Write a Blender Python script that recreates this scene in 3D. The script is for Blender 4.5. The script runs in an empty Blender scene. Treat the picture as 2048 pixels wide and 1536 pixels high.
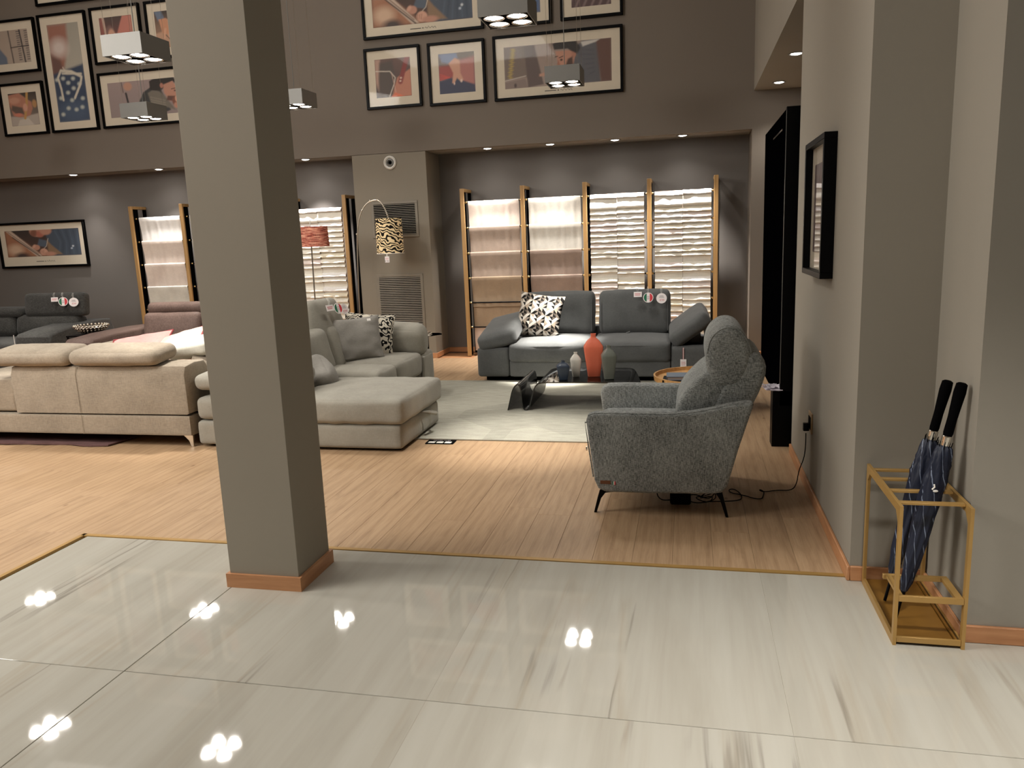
import bpy, bmesh, math, random
import numpy as np
from mathutils import Matrix, Vector, noise
R = math.radians
PI = math.pi
random.seed(7)
S = bpy.context.scene
COL = S.collection

# ------------------------------------------------------------------ camera
def make_camera():
    f, pitch, roll, yaw = 1555.4, .18691, -.03985, -.22629
    cy, sy = math.cos(yaw), math.sin(yaw)
    fwd = Vector((sy*math.cos(pitch), cy*math.cos(pitch), -math.sin(pitch)))
    r0 = Vector((cy, -sy, 0)); u0 = r0.cross(fwd)
    r = r0*math.cos(roll) + u0*math.sin(roll)
    u = -r0*math.sin(roll) + u0*math.cos(roll)
    cd = bpy.data.cameras.new('camera'); cd.sensor_width = 36; cd.lens = f/2048*36
    cd.clip_start = .05; cd.clip_end = 100
    c = bpy.data.objects.new('camera', cd); COL.objects.link(c)
    m = Matrix((( r.x, u.x, -fwd.x, 0), (r.y, u.y, -fwd.y, 0), (r.z, u.z, -fwd.z, 1.55), (0, 0, 0, 1)))
    c.matrix_world = m
    S.camera = c
make_camera()

# ------------------------------------------------------------------ world, exposure, big lights
W = bpy.data.worlds.new('world'); S.world = W; W.use_nodes = True
W.node_tree.nodes['Background'].inputs[0].default_value = (1.0, .96, .90, 1)
W.node_tree.nodes['Background'].inputs[1].default_value = .13
S.view_settings.view_transform = 'Standard'; S.view_settings.look = 'None'
S.view_settings.gamma = 1; S.view_settings.exposure = 0.08
S.view_settings.use_curve_mapping = False
S.cycles.max_bounces = 7; S.cycles.diffuse_bounces = 4; S.cycles.glossy_bounces = 4
S.cycles.transmission_bounces = 6; S.cycles.transparent_max_bounces = 10
S.cycles.sample_clamp_indirect = 4; S.cycles.use_denoising = True
S.cycles.caustics_reflective = False; S.cycles.caustics_refractive = False
WARM = (1.0, .955, .885)
def area(name, loc, rot, sx, sy, e, col=WARM):
    l = bpy.data.lights.new(name, 'AREA'); l.shape = 'RECTANGLE'; l.size = sx; l.size_y = sy; l.energy = e; l.color = col
    o = bpy.data.objects.new(name, l); COL.objects.link(o); o.location = loc; o.rotation_euler = rot
    return o
# added fill lights without fixtures, standing in for unseen shop lighting
area('added_ceiling_fill', (-4.8, 1.6, 5.7), (0, 0, 0), 3.5, 2.4, 190)
area('added_side_fill', (-8.2, .4, 4.2), (0, R(-72), R(24)), 2.2, 2.6, 300)  # added to brighten the right wall and the column
area('added_hall_fill', (-5.5, 6.6, 6.1), (0, 0, 0), 8, 4.5, 95)  # added broad fill for the upper walls
def spot(name, loc, target, e, ang, blend=.5, size=.05, col=WARM, parent=None):
    l = bpy.data.lights.new(name, 'SPOT'); l.energy = e; l.spot_size = R(ang); l.spot_blend = blend
    l.shadow_soft_size = size; l.color = col
    o = bpy.data.objects.new(name, l); COL.objects.link(o)
    o.location = loc; o.rotation_euler = (Vector(target)-Vector(loc)).to_track_quat('-Z', 'Y').to_euler()
    return o

# ------------------------------------------------------------------ materials
def srgb(c):
    return tuple(((x/255)/12.92 if x/255 <= .04045 else ((x/255+.055)/1.055)**2.4) for x in c)
class NT:
    def __init__(s, name):
        s.m = bpy.data.materials.new(name); s.m.use_nodes = True; s.t = s.m.node_tree
        s.b = s.t.nodes['Principled BSDF']
    def n(s, typ, **kw):
        x = s.t.nodes.new(typ)
        for k, v in kw.items():
            if k in x.inputs: x.inputs[k].default_value = v
            else: setattr(x, k, v)
        return x
    def l(s, a, b): s.t.links.new(a, b)
    def coord(s, kind='Object', scale=(1, 1, 1), rnd=False):
        tc = s.n('ShaderNodeTexCoord'); mp = s.n('ShaderNodeMapping'); mp.inputs['Scale'].default_value = scale
        s.l(tc.outputs[kind], mp.inputs['Vector'])
        if rnd:
            oi = s.n('ShaderNodeObjectInfo'); vm = s.n('ShaderNodeVectorMath', operation='SCALE'); vm.inputs[0].default_value = (37.1, 91.7, 13.3)
            s.l(oi.outputs['Random'], vm.inputs['Scale']); s.l(vm.outputs[0], mp.inputs['Location'])
        return mp.outputs[0]
    def noise(s, v, scale, detail=3, rough=.5, dist=0):
        x = s.n('ShaderNodeTexNoise'); x.inputs['Scale'].default_value = scale; x.inputs['Detail'].default_value = detail
        x.inputs['Roughness'].default_value = rough; x.inputs['Distortion'].default_value = dist
        s.l(v, x.inputs['Vector']); return x.outputs['Fac']
    def ramp(s, fac, stops):
        x = s.n('ShaderNodeValToRGB'); cr = x.color_ramp
        while len(cr.elements) < len(stops): cr.elements.new(.5)
        for e, (p, c) in zip(cr.elements, stops): e.position = p; e.color = (*c, 1)
        s.l(fac, x.inputs[0]); return x.outputs[0]
    def mix(s, f, a, b, mode='MIX'):
        x = s.n('ShaderNodeMix', data_type='RGBA', blend_type=mode)
        for i, v in ((0, f), (6, a), (7, b)):
            if isinstance(v, (int, float)): x.inputs[i].default_value = v
            elif isinstance(v, tuple): x.inputs[i].default_value = (*v, 1)
            else: s.l(v, x.inputs[i])
        return x.outputs[2]
    def bump(s, h, strength=.3, dist=.002):
        x = s.n('ShaderNodeBump'); x.inputs['Strength'].default_value = strength; x.inputs['Distance'].default_value = dist
        s.l(h, x.inputs['Height']); s.l(x.outputs[0], s.b.inputs['Normal'])
    def set(s, col=None, rough=None, metal=None, spec=None):
        if col is not None:
            if isinstance(col, tuple): s.b.inputs['Base Color'].default_value = (*col, 1)
            else: s.l(col, s.b.inputs['Base Color'])
        if rough is not None: s.b.inputs['Roughness'].default_value = rough
        if metal is not None: s.b.inputs['Metallic'].default_value = metal
        if spec is not None: s.b.inputs['Specular IOR Level'].default_value = spec
        return s.m
def plain(name, col, rough=.5, metal=0, spec=.5, var=.06):
    t = NT(name); c = srgb(col)
    f = t.noise(t.coord(), 9, 3)
    return t.set(t.ramp(f, [(.3, tuple(x*(1-var) for x in c)), (.7, tuple(min(1, x*(1+var)) for x in c))]), rough, metal, spec)
def emit(name, col, st):
    t = NT(name); t.set((.8, .8, .8), .5); t.b.inputs['Emission Color'].default_value = (*col, 1); t.b.inputs['Emission Strength'].default_value = st
    return t.m
def paint(name, col):
    t = NT(name); c = srgb(col); v = t.coord()
    f = t.noise(v, 1.3, 2)
    t.set(t.ramp(f, [(.2, tuple(x*.97 for x in c)), (.8, tuple(x*1.03 for x in c))]), .75, 0, .25)
    t.bump(t.noise(v, 260, 2), .12, .001); return t.m
def fabric(name, c1, c2, scale=260, contrast=.35, bump=.5, aniso=True, sheen=.15, rough=.92):
    t = NT(name); a, b = srgb(c1), srgb(c2)
    v1 = t.coord(scale=(1, 1, .14) if aniso else (1, 1, 1)); v2 = t.coord(scale=(.14, .14, 1) if aniso else (1.3, 1, .8))
    n1 = t.noise(v1, scale, 2, .6); n2 = t.noise(v2, scale, 2, .6); n3 = t.noise(t.coord(), 5, 3)
    ad = t.n('ShaderNodeMath', operation='ADD'); t.l(n1, ad.inputs[0]); t.l(n2, ad.inputs[1])
    hf = t.n('ShaderNodeMath', operation='MULTIPLY'); hf.inputs[1].default_value = .5; t.l(ad.outputs[0], hf.inputs[0])
    c = t.ramp(hf.outputs[0], [(.5-contrast*.5, a), (.5+contrast*.5, b)])
    c = t.mix(.16, c, t.ramp(n3, [(.3, tuple(x*.55 for x in a)), (.7, tuple(min(1, x*1.5) for x in b))]))
    t.set(c, rough, 0, .15); t.b.inputs['Sheen Weight'].default_value = sheen
    t.bump(hf.outputs[0], bump, .0015); return t.m
def metal(name, col, rough=.3): return plain(name, col, rough, 1, .5, .03)

M = {}
M['wall'] = paint('taupe_paint', (147, 141, 130))
M['wall_dark'] = paint('dark_taupe_paint', (121, 112, 102))
M['wall_pier'] = paint('pier_paint', (134, 126, 113))
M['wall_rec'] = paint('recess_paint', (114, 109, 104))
M['colpaint'] = paint('column_paint', (146, 139, 126))
M['ceil'] = paint('ceiling_paint', (150, 145, 135))
M['black'] = plain('black_lacquer', (5, 5, 6), .4, 0, .1)
M['blackmat'] = plain('black_matte', (5, 5, 6), .8, 0, .03)
M['white'] = plain('white_card', (236, 232, 226), .6)
M['cream'] = plain('cream_mat_board', (226, 214, 193), .8, 0, .2, .02)
M['brass'] = metal('brass', (225, 190, 130), .3)
M['silver'] = metal('silver', (215, 205, 190), .28)
M['chrome'] = metal('chrome', (225, 220, 210), .12)
M['grey_metal'] = plain('grey_lacquered_metal', (126, 125, 121), .45, .3, .5, .02)
M['vent'] = plain('vent_paint', (128, 120, 107), .5, 0, .4)
M['goldpaint'] = plain('ochre_painted_metal', (172, 136, 78), .42, .25, .5, .05)
M['bronze'] = plain('ochre_tray', (140, 100, 42), .38, .35, .5, .12)
M['lamp'] = emit('lamp_glow', (1, .95, .86), 45)
M['lamp2'] = emit('downlight_glow', (1, .96, .9), 22)
M['plastic_white'] = plain('white_plastic', (222, 219, 212), .4)

def mat_oak():
    t = NT('oak_plank'); v = t.coord(scale=(1, .11, 1), rnd=True)
    w = t.noise(v, 16, 5, .6, 1.6); fine = t.noise(t.coord(scale=(1, .03, 1), rnd=True), 170, 3)
    big = t.noise(t.coord(scale=(1, .3, 1), rnd=True), 2.2, 2)
    c = t.ramp(w, [(.25, srgb((148, 120, 92))), (.48, srgb((175, 145, 113))), (.75, srgb((185, 156, 124)))])
    wv = t.n('ShaderNodeTexWave', wave_type='RINGS', rings_direction='Y'); wv.inputs['Scale'].default_value = 5; wv.inputs['Distortion'].default_value = 5; wv.inputs['Detail'].default_value = 2; wv.inputs['Detail Scale'].default_value = 1.2
    t.l(t.coord(scale=(1, .06, 1), rnd=True), wv.inputs['Vector'])
    c = t.mix(.22, c, t.ramp(wv.outputs['Fac'], [(.0, srgb((138, 106, 76))), (.3, srgb((184, 154, 120))), (1, srgb((190, 161, 128)))]))
    c = t.mix(.18, c, t.ramp(fine, [(.35, srgb((130, 100, 74))), (.6, srgb((190, 160, 128)))]))
    oi = t.n('ShaderNodeObjectInfo')
    c = t.mix(.5, c, t.ramp(oi.outputs['Random'], [(0, (.90, .89, .88)), (.5, (.97, .965, .96)), (1, (1.03, 1.03, 1.03))]), 'MULTIPLY')
    kn = t.n('ShaderNodeTexVoronoi'); kn.inputs['Scale'].default_value = 2.1; t.l(t.coord(scale=(1.6, .8, 1), rnd=True), kn.inputs['Vector'])
    c = t.mix(t.ramp(kn.outputs['Distance'], [(0, (1, 1, 1)), (.028, (.5, .5, .5)), (.05, (0, 0, 0))]), c, srgb((96, 60, 36)))
    t.set(c, .42, 0, .35); t.bump(fine, .12, .0008)
    return t.m
M['oak'] = mat_oak()
def mat_wood(name, c1, c2, sc=(1, 1, 1), rough=.45):
    t = NT(name); f = t.noise(t.coord(scale=sc), 30, 4, .6, .6)
    t.set(t.ramp(f, [(.3, srgb(c1)), (.7, srgb(c2))]), rough, 0, .4); return t.m
M['base_wood'] = mat_wood('baseboard_wood', (170, 118, 80), (196, 144, 102), (.1, .1, 1))
M['rack_wood'] = mat_wood('rack_wood', (152, 116, 70), (180, 142, 92), (1, 1, .05))
M['tray_wood'] = mat_wood('tray_wood', (176, 128, 76), (210, 164, 108), (1, .1, 1), .35)
def mat_marble():
    t = NT('polished_marble_tile')
    v = t.coord(scale=(1, .09, 1), rnd=True)
    soft = t.noise(v, 7, 4, .6, .3)
    c = t.ramp(soft, [(.3, srgb((168, 163, 151))), (.5, srgb((178, 174, 163))), (.72, srgb((185, 182, 172)))])
    fs = t.noise(t.coord(scale=(1, .035, 1), rnd=True), 26, 3, .6, .2)
    c = t.mix(.18, c, t.ramp(fs, [(.32, srgb((164, 158, 146))), (.5, srgb((180, 176, 165)))]))
    # sparse long veins where a stretched noise crosses its mid value
    def vein(sc, thr, seedv, col, amt, lo):
        nonlocal c
        mp = t.coord(scale=(1, .045, 1), rnd=True); ad = t.n('ShaderNodeVectorMath', operation='ADD'); ad.inputs[1].default_value = (seedv, seedv*2, 0); t.l(mp, ad.inputs[0])
        n = t.noise(ad.outputs[0], sc, 6, .5, .0)
        s = t.n('ShaderNodeMath', operation='SUBTRACT'); s.inputs[1].default_value = .5; t.l(n, s.inputs[0])
        a = t.n('ShaderNodeMath', operation='ABSOLUTE'); t.l(s.outputs[0], a.inputs[0])
        k = t.ramp(a.outputs[0], [(0, (1, 1, 1)), (thr, (0, 0, 0))])
        g = t.noise(t.coord(scale=(1, .35, 1), rnd=True), 2.6, 2)
        gm = t.ramp(g, [(lo, (0, 0, 0)), (lo+.12, (amt, amt, amt))])
        m = t.mix(1.0, k, gm, 'MULTIPLY')
        c = t.mix(m, c, srgb(col))
    vein(2.2, .009, 3, (106, 98, 88), .6, .55)
    vein(3.4, .03, 9, (160, 148, 128), .35, .48)
    t.set(c, .035, 0, .6); return t.m
M['marble'] = mat_marble()
M['grout'] = plain('grout', (150, 146, 136), .8)
M['f_dark'] = fabric('charcoal_fabric', (76, 77, 77), (98, 99, 98), 300, .5, .2)
M['f_char'] = fabric('dark_boucle', (40, 39, 37), (82, 81, 78), 240, .25, .5)
M['f_mid'] = fabric('mid_grey_fabric', (134, 130, 120), (156, 152, 141), 260, .5, .2)
M['f_beige'] = fabric('beige_fabric', (132, 121, 107), (160, 148, 131), 220, .3, .4)
M['f_mauve'] = fabric('mauve_leather', (84, 68, 62), (120, 100, 92), 60, .5, .15, False, 0, .5)
M['f_arm'] = fabric('grey_melange_weave', (56, 60, 60), (166, 169, 166), 430, .22, .9)
M['f_pink'] = fabric('pink_velvet', (226, 150, 146), (244, 180, 172), 200, .4, .2, True, .4)
M['f_rose'] = fabric('rose_cord', (140, 62, 70), (170, 90, 92), 200, .4, .2)
M['f_ivory'] = fabric('ivory_fabric', (206, 202, 188), (230, 226, 212), 220, .4, .25)
M['f_pgrey'] = fabric('stone_velvet', (124, 120, 114), (146, 142, 135), 230, .45, .2)
M['tag_white'] = plain('tag_card', (240, 232, 230), .6, 0, .3, .02)
M['tag_red'] = plain('tag_red', (206, 52, 62), .6); M['tag_green'] = plain('tag_green', (20, 105, 72), .6)
M['tag_grey'] = plain('tag_print_grey', (168, 160, 160), .7); M['tag_pink'] = plain('tag_print_pink', (206, 120, 124), .7)
M['ink'] = plain('dark_ink', (60, 52, 46), .8)
def mat_glass(name, tint, dens):
    t = NT(name); nt = t.t; out = [n for n in nt.nodes if n.type == 'OUTPUT_MATERIAL'][0]
    tr = t.n('ShaderNodeBsdfTransparent'); tr.inputs[0].default_value = (*tint, 1)
    gl = t.n('ShaderNodeBsdfGlossy'); gl.inputs['Roughness'].default_value = .03
    lw = t.n('ShaderNodeLayerWeight'); lw.inputs[0].default_value = .5
    pw5 = t.n('ShaderNodeMath', operation='POWER'); t.l(lw.outputs['Facing'], pw5.inputs[0]); pw5.inputs[1].default_value = 5
    f0 = ((dens-1)/(dens+1))**2
    ma = t.n('ShaderNodeMath', operation='MULTIPLY_ADD'); t.l(pw5.outputs[0], ma.inputs[0]); ma.inputs[1].default_value = .8-f0; ma.inputs[2].default_value = f0
    mx = t.n('ShaderNodeMixShader'); t.l(ma.outputs[0], mx.inputs[0]); t.l(tr.outputs[0], mx.inputs[1]); t.l(gl.outputs[0], mx.inputs[2])
    t.l(mx.outputs[0], out.inputs[0]); return t.m
M['glass'] = mat_glass('picture_glass', (.98, .98, .98), 1.2)
M['smoke'] = mat_glass('smoked_glass', (.30, .30, .31), 1.5)
M['smoke_top'] = M['smoke']

# ------------------------------------------------------------------ mesh helpers
TM = {}
def thing(name, label, cat, loc=(0, 0, 0), rotz=0, group=None):
    o = bpy.data.objects.new(name, None); COL.objects.link(o); o.empty_display_size = .1
    o.location = loc; o.rotation_euler = (0, 0, rotz); o['label'] = label; o['category'] = cat
    if group: o['group'] = group
    TM[o] = Matrix.Translation(loc) @ Matrix.Rotation(rotz, 4, 'Z')
    return o
def part(name, bm, mat, parent=None, local=False, ang=38, flat=False):
    if parent is not None:
        if not local: bm.transform(TM[parent].inverted())
    bmesh.ops.recalc_face_normals(bm, faces=bm.faces) if len(bm.faces) < 20000 else None
    me = bpy.data.meshes.new(name); bm.to_mesh(me); bm.free()
    for m in (mat if isinstance(mat, (list, tuple)) else [mat]): me.materials.append(m)
    if not flat:
        me.shade_smooth(); me.set_sharp_from_angle(angle=R(ang))
    o = bpy.data.objects.new(name, me); COL.objects.link(o)
    if parent is not None: o.parent = parent; TM[o] = TM[parent]
    else: TM[o] = Matrix.Identity(4)
    return o
def tag(o, label, cat, group=None):
    o['label'] = label; o['category'] = cat
    if group: o['group'] = group
    return o
def struct(name, bm, m, parent=None, **k):
    o = part(name, bm, m, parent, **k)
    if parent is None: o['kind'] = 'structure'
    return o
def copy_tree(o, loc=None, rotz=None, label=None, parent=None):
    c = o.copy(); COL.objects.link(c)
    if parent is not None: c.parent = parent
    if loc is not None: c.location = loc
    if rotz is not None: c.rotation_euler = (0, 0, rotz)
    if label: c['label'] = label
    for ch in list(o.children): copy_tree(ch, parent=c)
    return c
def B(*boxes):
    bm = bmesh.new()
    for b in boxes: box(bm, *b)
    return bm
def box(bm, x0, x1, y0, y1, z0, z1, bev=0, seg=2):
    r = bmesh.ops.create_cube(bm, size=1, matrix=Matrix.Translation(((x0+x1)/2, (y0+y1)/2, (z0+z1)/2)) @ Matrix.Diagonal((abs(x1-x0), abs(y1-y0), abs(z1-z0), 1)))
    if bev:
        es = list({e for v in r['verts'] for e in v.link_edges})
        bmesh.ops.bevel(bm, geom=es, offset=bev, segments=seg, affect='EDGES', profile=.6)
    return bm
def obox(bm, c, size, rot, bev=0, seg=2):
    """box of given size, rotated by euler rot about its centre c"""
    m = Matrix.Translation(c) @ __import__('mathutils').Euler(rot).to_matrix().to_4x4() @ Matrix.Diagonal((*size, 1))
    r = bmesh.ops.create_cube(bm, size=1, matrix=m)
    if bev:
        es = list({e for v in r['verts'] for e in v.link_edges})
        bmesh.ops.bevel(bm, geom=es, offset=bev, segments=seg, affect='EDGES')
    return bm
def prism(bm, pts, axis, a, b, bev=0, seg=3):
    """polygon pts (2D) extruded along axis from a to b. axis 'y': pts=(x,z); 'x': pts=(y,z); 'z': pts=(x,y)"""
    def P(p, t):
        return {'y': (p[0], t, p[1]), 'x': (t, p[0], p[1]), 'z': (p[0], p[1], t)}[axis]
    va = [bm.verts.new(P(p, a)) for p in pts]; vb = [bm.verts.new(P(p, b)) for p in pts]
    n = len(pts); fs = [bm.faces.new(va), bm.faces.new(vb[::-1])]
    for i in range(n): fs.append(bm.faces.new((va[i], vb[i], vb[(i+1) % n], va[(i+1) % n])))
    bmesh.ops.recalc_face_normals(bm, faces=fs)
    if bev:
        es = [e for e in fs[0].edges] + [e for e in fs[1].edges]
        bmesh.ops.bevel(bm, geom=es, offset=bev, segments=seg, affect='EDGES', profile=.5)
    return bm
def smooth_poly(pts, it=2, closed=True):
    for _ in range(it):
        q = []; n = len(pts)
        rng = range(n) if closed else range(n-1)
        if not closed: q.append(pts[0])
        for i in rng:
            a, b = pts[i], pts[(i+1) % n]
            q.append(tuple(a[k]*.75+b[k]*.25 for k in range(len(a)))); q.append(tuple(a[k]*.25+b[k]*.75 for k in range(len(a))))
        if not closed: q.append(pts[-1])
        pts = q
    return pts
def tube(bm, pts, r, seg=8, cap=True, closed=False):
    pts = [Vector(p) for p in pts]; n = len(pts)
    rr = r if isinstance(r, (list, tuple)) else [r]*n
    rings = []; up = None
    for i, p in enumerate(pts):
        if closed: d = pts[(i+1) % n]-pts[i-1]
        else: d = pts[min(i+1, n-1)]-pts[max(i-1, 0)]
        d.normalize()
        if up is None:
            up = Vector((0, 0, 1)) if abs(d.z) < .9 else Vector((1, 0, 0))
        s = d.cross(up)
        if s.length < 1e-4: s = d.cross(Vector((0, 1, 0)))
        s.normalize(); up = s.cross(d)
        rings.append([bm.verts.new(p + (s*math.cos(2*PI*k/seg)+up*math.sin(2*PI*k/seg))*rr[i]) for k in range(seg)])
    m = n if closed else n-1
    for i in range(m):
        a, b = rings[i], rings[(i+1) % n]
        for k in range(seg): bm.faces.new((a[k], a[(k+1) % seg], b[(k+1) % seg], b[k]))
    if cap and not closed:
        bm.faces.new(rings[0][::-1]); bm.faces.new(rings[-1])
    return bm
def lathe(bm, prof, seg=24, c=(0, 0, 0), mat=None, sq=0):
    rings = []
    for r, z in prof:
        ring = []
        for k in range(seg):
            a = 2*PI*k/seg; ca, sa = math.cos(a), math.sin(a)
            if sq: q = (abs(ca)**sq+abs(sa)**sq)**(-1/sq)
            else: q = 1
            v = Vector((r*q*ca, r*q*sa, z))
            if mat: v = mat @ v
            ring.append(bm.verts.new(v+Vector(c)))
        rings.append(ring)
    for a, b in zip(rings, rings[1:]):
        for k in range(seg): bm.faces.new((a[k], a[(k+1) % seg], b[(k+1) % seg], b[k]))
    if prof[0][0] > 1e-5: bm.faces.new(rings[0][::-1])
    if prof[-1][0] > 1e-5: bm.faces.new(rings[-1])
    bmesh.ops.remove_doubles(bm, verts=bm.verts, dist=1e-5)
    return bm
def soft(size, r=.04, bulge=(0, 0, 0), n=12, T=None, wr=0, seed=0, taper=0):
    """upholstered block: rounded, bulging; centred at origin then transformed by T"""
    bm = bmesh.new(); hx, hy, hz = [s/2 for s in size]
    g = [math.sin(-PI/2+PI*i/n) for i in range(n+1)]
    cache = {}
    def V(u, v, w):
        k = (round(u, 5), round(v, 5), round(w, 5))
        if k in cache: return cache[k]
        p = []; d = []
        for t, h in ((u, hx), (v, hy), (w, hz)):
            rr = min(r, h*.98); x = t*h; c = max(-(h-rr), min(h-rr, x)); p.append(c); d.append((x-c)/rr*r)
        L = math.sqrt(sum(x*x for x in d))
        if L > 1e-9:
            mx = max(abs(x) for x in d); d = [x/L*mx for x in d]
        q = [p[i]+d[i] for i in range(3)]
        q[0] += bulge[0]*u*(1-v*v)*(1-w*w); q[1] += bulge[1]*v*(1-u*u)*(1-w*w); q[2] += bulge[2]*w*(1-u*u)*(1-v*v)
        if taper: q[1] *= 1-taper*w
        vv = Vector(q)
        if wr:
            s = noise.noise(vv*9+Vector((seed*3.1, seed, 0)))*wr + noise.noise(vv*23+Vector((seed, 2, 0)))*wr*.4
            vv += Vector((u*(1-abs(v)*.5), v*.6, w)).normalized()*s
        cache[k] = bm.verts.new(vv); return cache[k]
    for ax in range(3):
        for sg in (-1, 1):
            for i in range(n):
                for j in range(n):
                    q = []
                    for a, b in ((i, j), (i+1, j), (i+1, j+1), (i, j+1)):
                        c = [0, 0, 0]; c[ax] = sg; c[(ax+1) % 3] = g[a]; c[(ax+2) % 3] = g[b]; q.append(V(*c))
                    if sg < 0: q.reverse()
                    if len(set(q)) == 4: bm.faces.new(q)
    if T is not None: bm.transform(T)
    return bm
def TR(loc, rx=0, ry=0, rz=0):
    return Matrix.Translation(loc) @ Matrix.Rotation(R(rz), 4, 'Z') @ Matrix.Rotation(R(ry), 4, 'Y') @ Matrix.Rotation(R(rx), 4, 'X')
def SB(x0, x1, y0, y1, z0, z1, r=.04, bulge=(0, 0, 0), **k):
    T = k.pop('T', None)
    t = Matrix.Translation(((x0+x1)/2, (y0+y1)/2, (z0+z1)/2))
    return soft((x1-x0, y1-y0, z1-z0), r, bulge, T=t if T is None else t @ T, **k)
def pillow(w, h, t, n=18, T=None, wr=.004, seed=0):
    """throw pillow lying in local XZ, thickness along Y"""
    bm = bmesh.new(); uvl = bm.loops.layers.uv.new('UVMap')
    grid = {}
    def P(i, j, s):
        u, v = -1+2*i/n, -1+2*j/n
        edge = i in (0, n) or j in (0, n)
        k = (i, j, 0 if edge else s)
        if k in grid: return grid[k]
        x = u*w/2*(1-.07*(1-v*v)*abs(u)**2); z = v*h/2*(1-.07*(1-u*u)*abs(v)**2)
        th = t/2*((1-u*u)*(1-v*v))**.42
        wn = noise.noise(Vector((u*2.5+seed, v*2.5, s)))*wr*4*(1 if not edge else .3)
        grid[k] = bm.verts.new(Vector((x, s*(th)+wn*.6, z+wn*.3))); return grid[k]
    for s in (-1, 1):
        for i in range(n):
            for j in range(n):
                q = [P(i, j, s), P(i+1, j, s), P(i+1, j+1, s), P(i, j+1, s)]
                uv = [(i/n, j/n), ((i+1)/n, j/n), ((i+1)/n, (j+1)/n), (i/n, (j+1)/n)]
                if s > 0: q.reverse(); uv.reverse()
                f = bm.faces.new(q)
                for l, c in zip(f.loops, uv): l[uvl].uv = c
    if T is not None: bm.transform(T)
    return bm
def text_bm(s, size, T, depth=.0006):
    cu = bpy.data.curves.new('t', 'FONT'); cu.body = s; cu.size = size; cu.align_x = 'CENTER'; cu.align_y = 'CENTER'; cu.extrude = depth; cu.resolution_u = 2
    o = bpy.data.objects.new('t', cu); COL.objects.link(o)
    dg = bpy.context.evaluated_depsgraph_get()
    me = bpy.data.meshes.new_from_object(o.evaluated_get(dg)); bm = bmesh.new(); bm.from_mesh(me)
    bpy.data.objects.remove(o); bpy.data.curves.remove(cu); bpy.data.meshes.remove(me)
    bm.transform(T); return bm
def disc(bm, r, T, h=.001, seg=24):
    bmesh.ops.create_cone(bm, cap_ends=True, segments=seg, radius1=r, radius2=r, depth=h, matrix=T); return bm

# ------------------------------------------------------------------ the room
YW = 9.8           # front plane of the back wall
ZS = 2.67          # soffit height
floor = struct('floor', B((-13, 4, 3.5, 10.45, -.12, -.012), (-13, -3.31, -6, 3.5, -.12, -.012)), M['base_wood'])
tfloor = struct('floor_tiled', B((-3.31, 4.6, -6, 3.5, -.12, -.012)), M['grout'])
# oak planks, each its own piece
pm = {}
def plank_mesh(w, L):
    k = (round(w, 3), round(L, 3))
    if k not in pm:
        bm = B((-w/2+.0004, w/2-.0004, -L/2+.0004, L/2-.0004, -.012, 0))
        bmesh.ops.bevel(bm, geom=[e for e in bm.edges if all(v.co.z > -.001 for v in e.verts)], offset=.0007, segments=1, affect='EDGES')
        me = bpy.data.meshes.new('plank'); bm.to_mesh(me); bm.free(); me.materials.append(M['oak']); pm[k] = me
    return pm[k]
pw = .19
def plank_run(x, y0, y1, off):
    y = y0; first = True
    while y < y1-.05:
        L = (off if first else 1.9); first = False
        if y+L > y1-.3: L = y1-y
        o = bpy.data.objects.new('plank', plank_mesh(pw, L)); COL.objects.link(o); o.location = (x, y+L/2, 0); o.parent = floor
        y += L
offs = [.7, 1.35, .45, 1.1, 1.75, .9, 1.5, .6]
for i in range(49):
    x = .69-pw/2-i*pw
    plank_run(x, 3.515, 9.79, offs[i % 8])
for i in range(15):
    plank_run(-3.315-pw/2-i*pw, 1.6, 3.515, offs[(i*3) % 8]+.6)
plank_run(.69+pw/2, 5.52, 9.79, 1.0); plank_run(.69+pw*1.5, 5.52, 9.79, 1.6)
for i in range(18):   # planks inside the right alcove
    plank_run(.69-pw/2-i*pw-.04, 9.79, 10.35, 3)
# marble tiles 1.2 x 1.2
bm = B((-.5985, .5985, -.5985, .5985, -.012, 0))
bmesh.ops.bevel(bm, geom=[e for e in bm.edges if all(v.co.z > -.001 for v in e.verts)], offset=.0015, segments=1, affect='EDGES')
tme = bpy.data.meshes.new('tile'); bm.to_mesh(tme); bm.free(); tme.materials.append(M['marble'])
for i, x in enumerate((-2.67, -1.47, -.275, .922, 2.12, 3.32)):
    for j in range(5):
        o = bpy.data.objects.new('tile', tme); COL.objects.link(o); o.parent = tfloor
        o.location = (x, 2.285+.6-1.2*j, 0)
struct('trim_1', B((-3.315, .70, 3.487, 3.515, -.012, .003)), M['goldpaint'])
struct('trim_2', B((-3.322, -3.296, -2, 3.515, -.012, .003)), M['goldpaint'])
# back wall, soffits and recesses
struct('wall_back', B((-13, 4.6, YW, YW+.12, ZS, 6.2), (.72, 4.6, YW, 10.45, 0, ZS)), M['wall_dark'])
struct('wall_alcove', B((-3.27, .72, 10.35, 10.45, 0, ZS+.02)), M['wall_rec'])
struct('wall_recess', B((-13, -4.276, 10.20, 10.45, 0, ZS+.02)), M['wall_rec'])
struct('wall_pier', B((-4.276, -3.27, YW+.004, 10.45, 0, ZS-.004)), M['wall_pier'])
struct('ceiling_soffit', B((-13, .72, YW+.12, 10.45, ZS, ZS+.15)), M['wall'])
struct('wall_right', B((.70, 4.6, 3.46, 5.5, 0, 6.2)), M['wall'])
struct('wall_right_front', B((1.0, 4.6, 2.97, 3.46, 0, 6.2)), M['wall'])
struct('wall_right_recess', B((1.35, 1.5, 5.5, YW, 0, 3.09)), M['wall_dark'])
struct('ceiling_bulkhead', B((.733, 4.6, 5.5, YW, 3.09, 6.2)), M['wall'])
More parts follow.
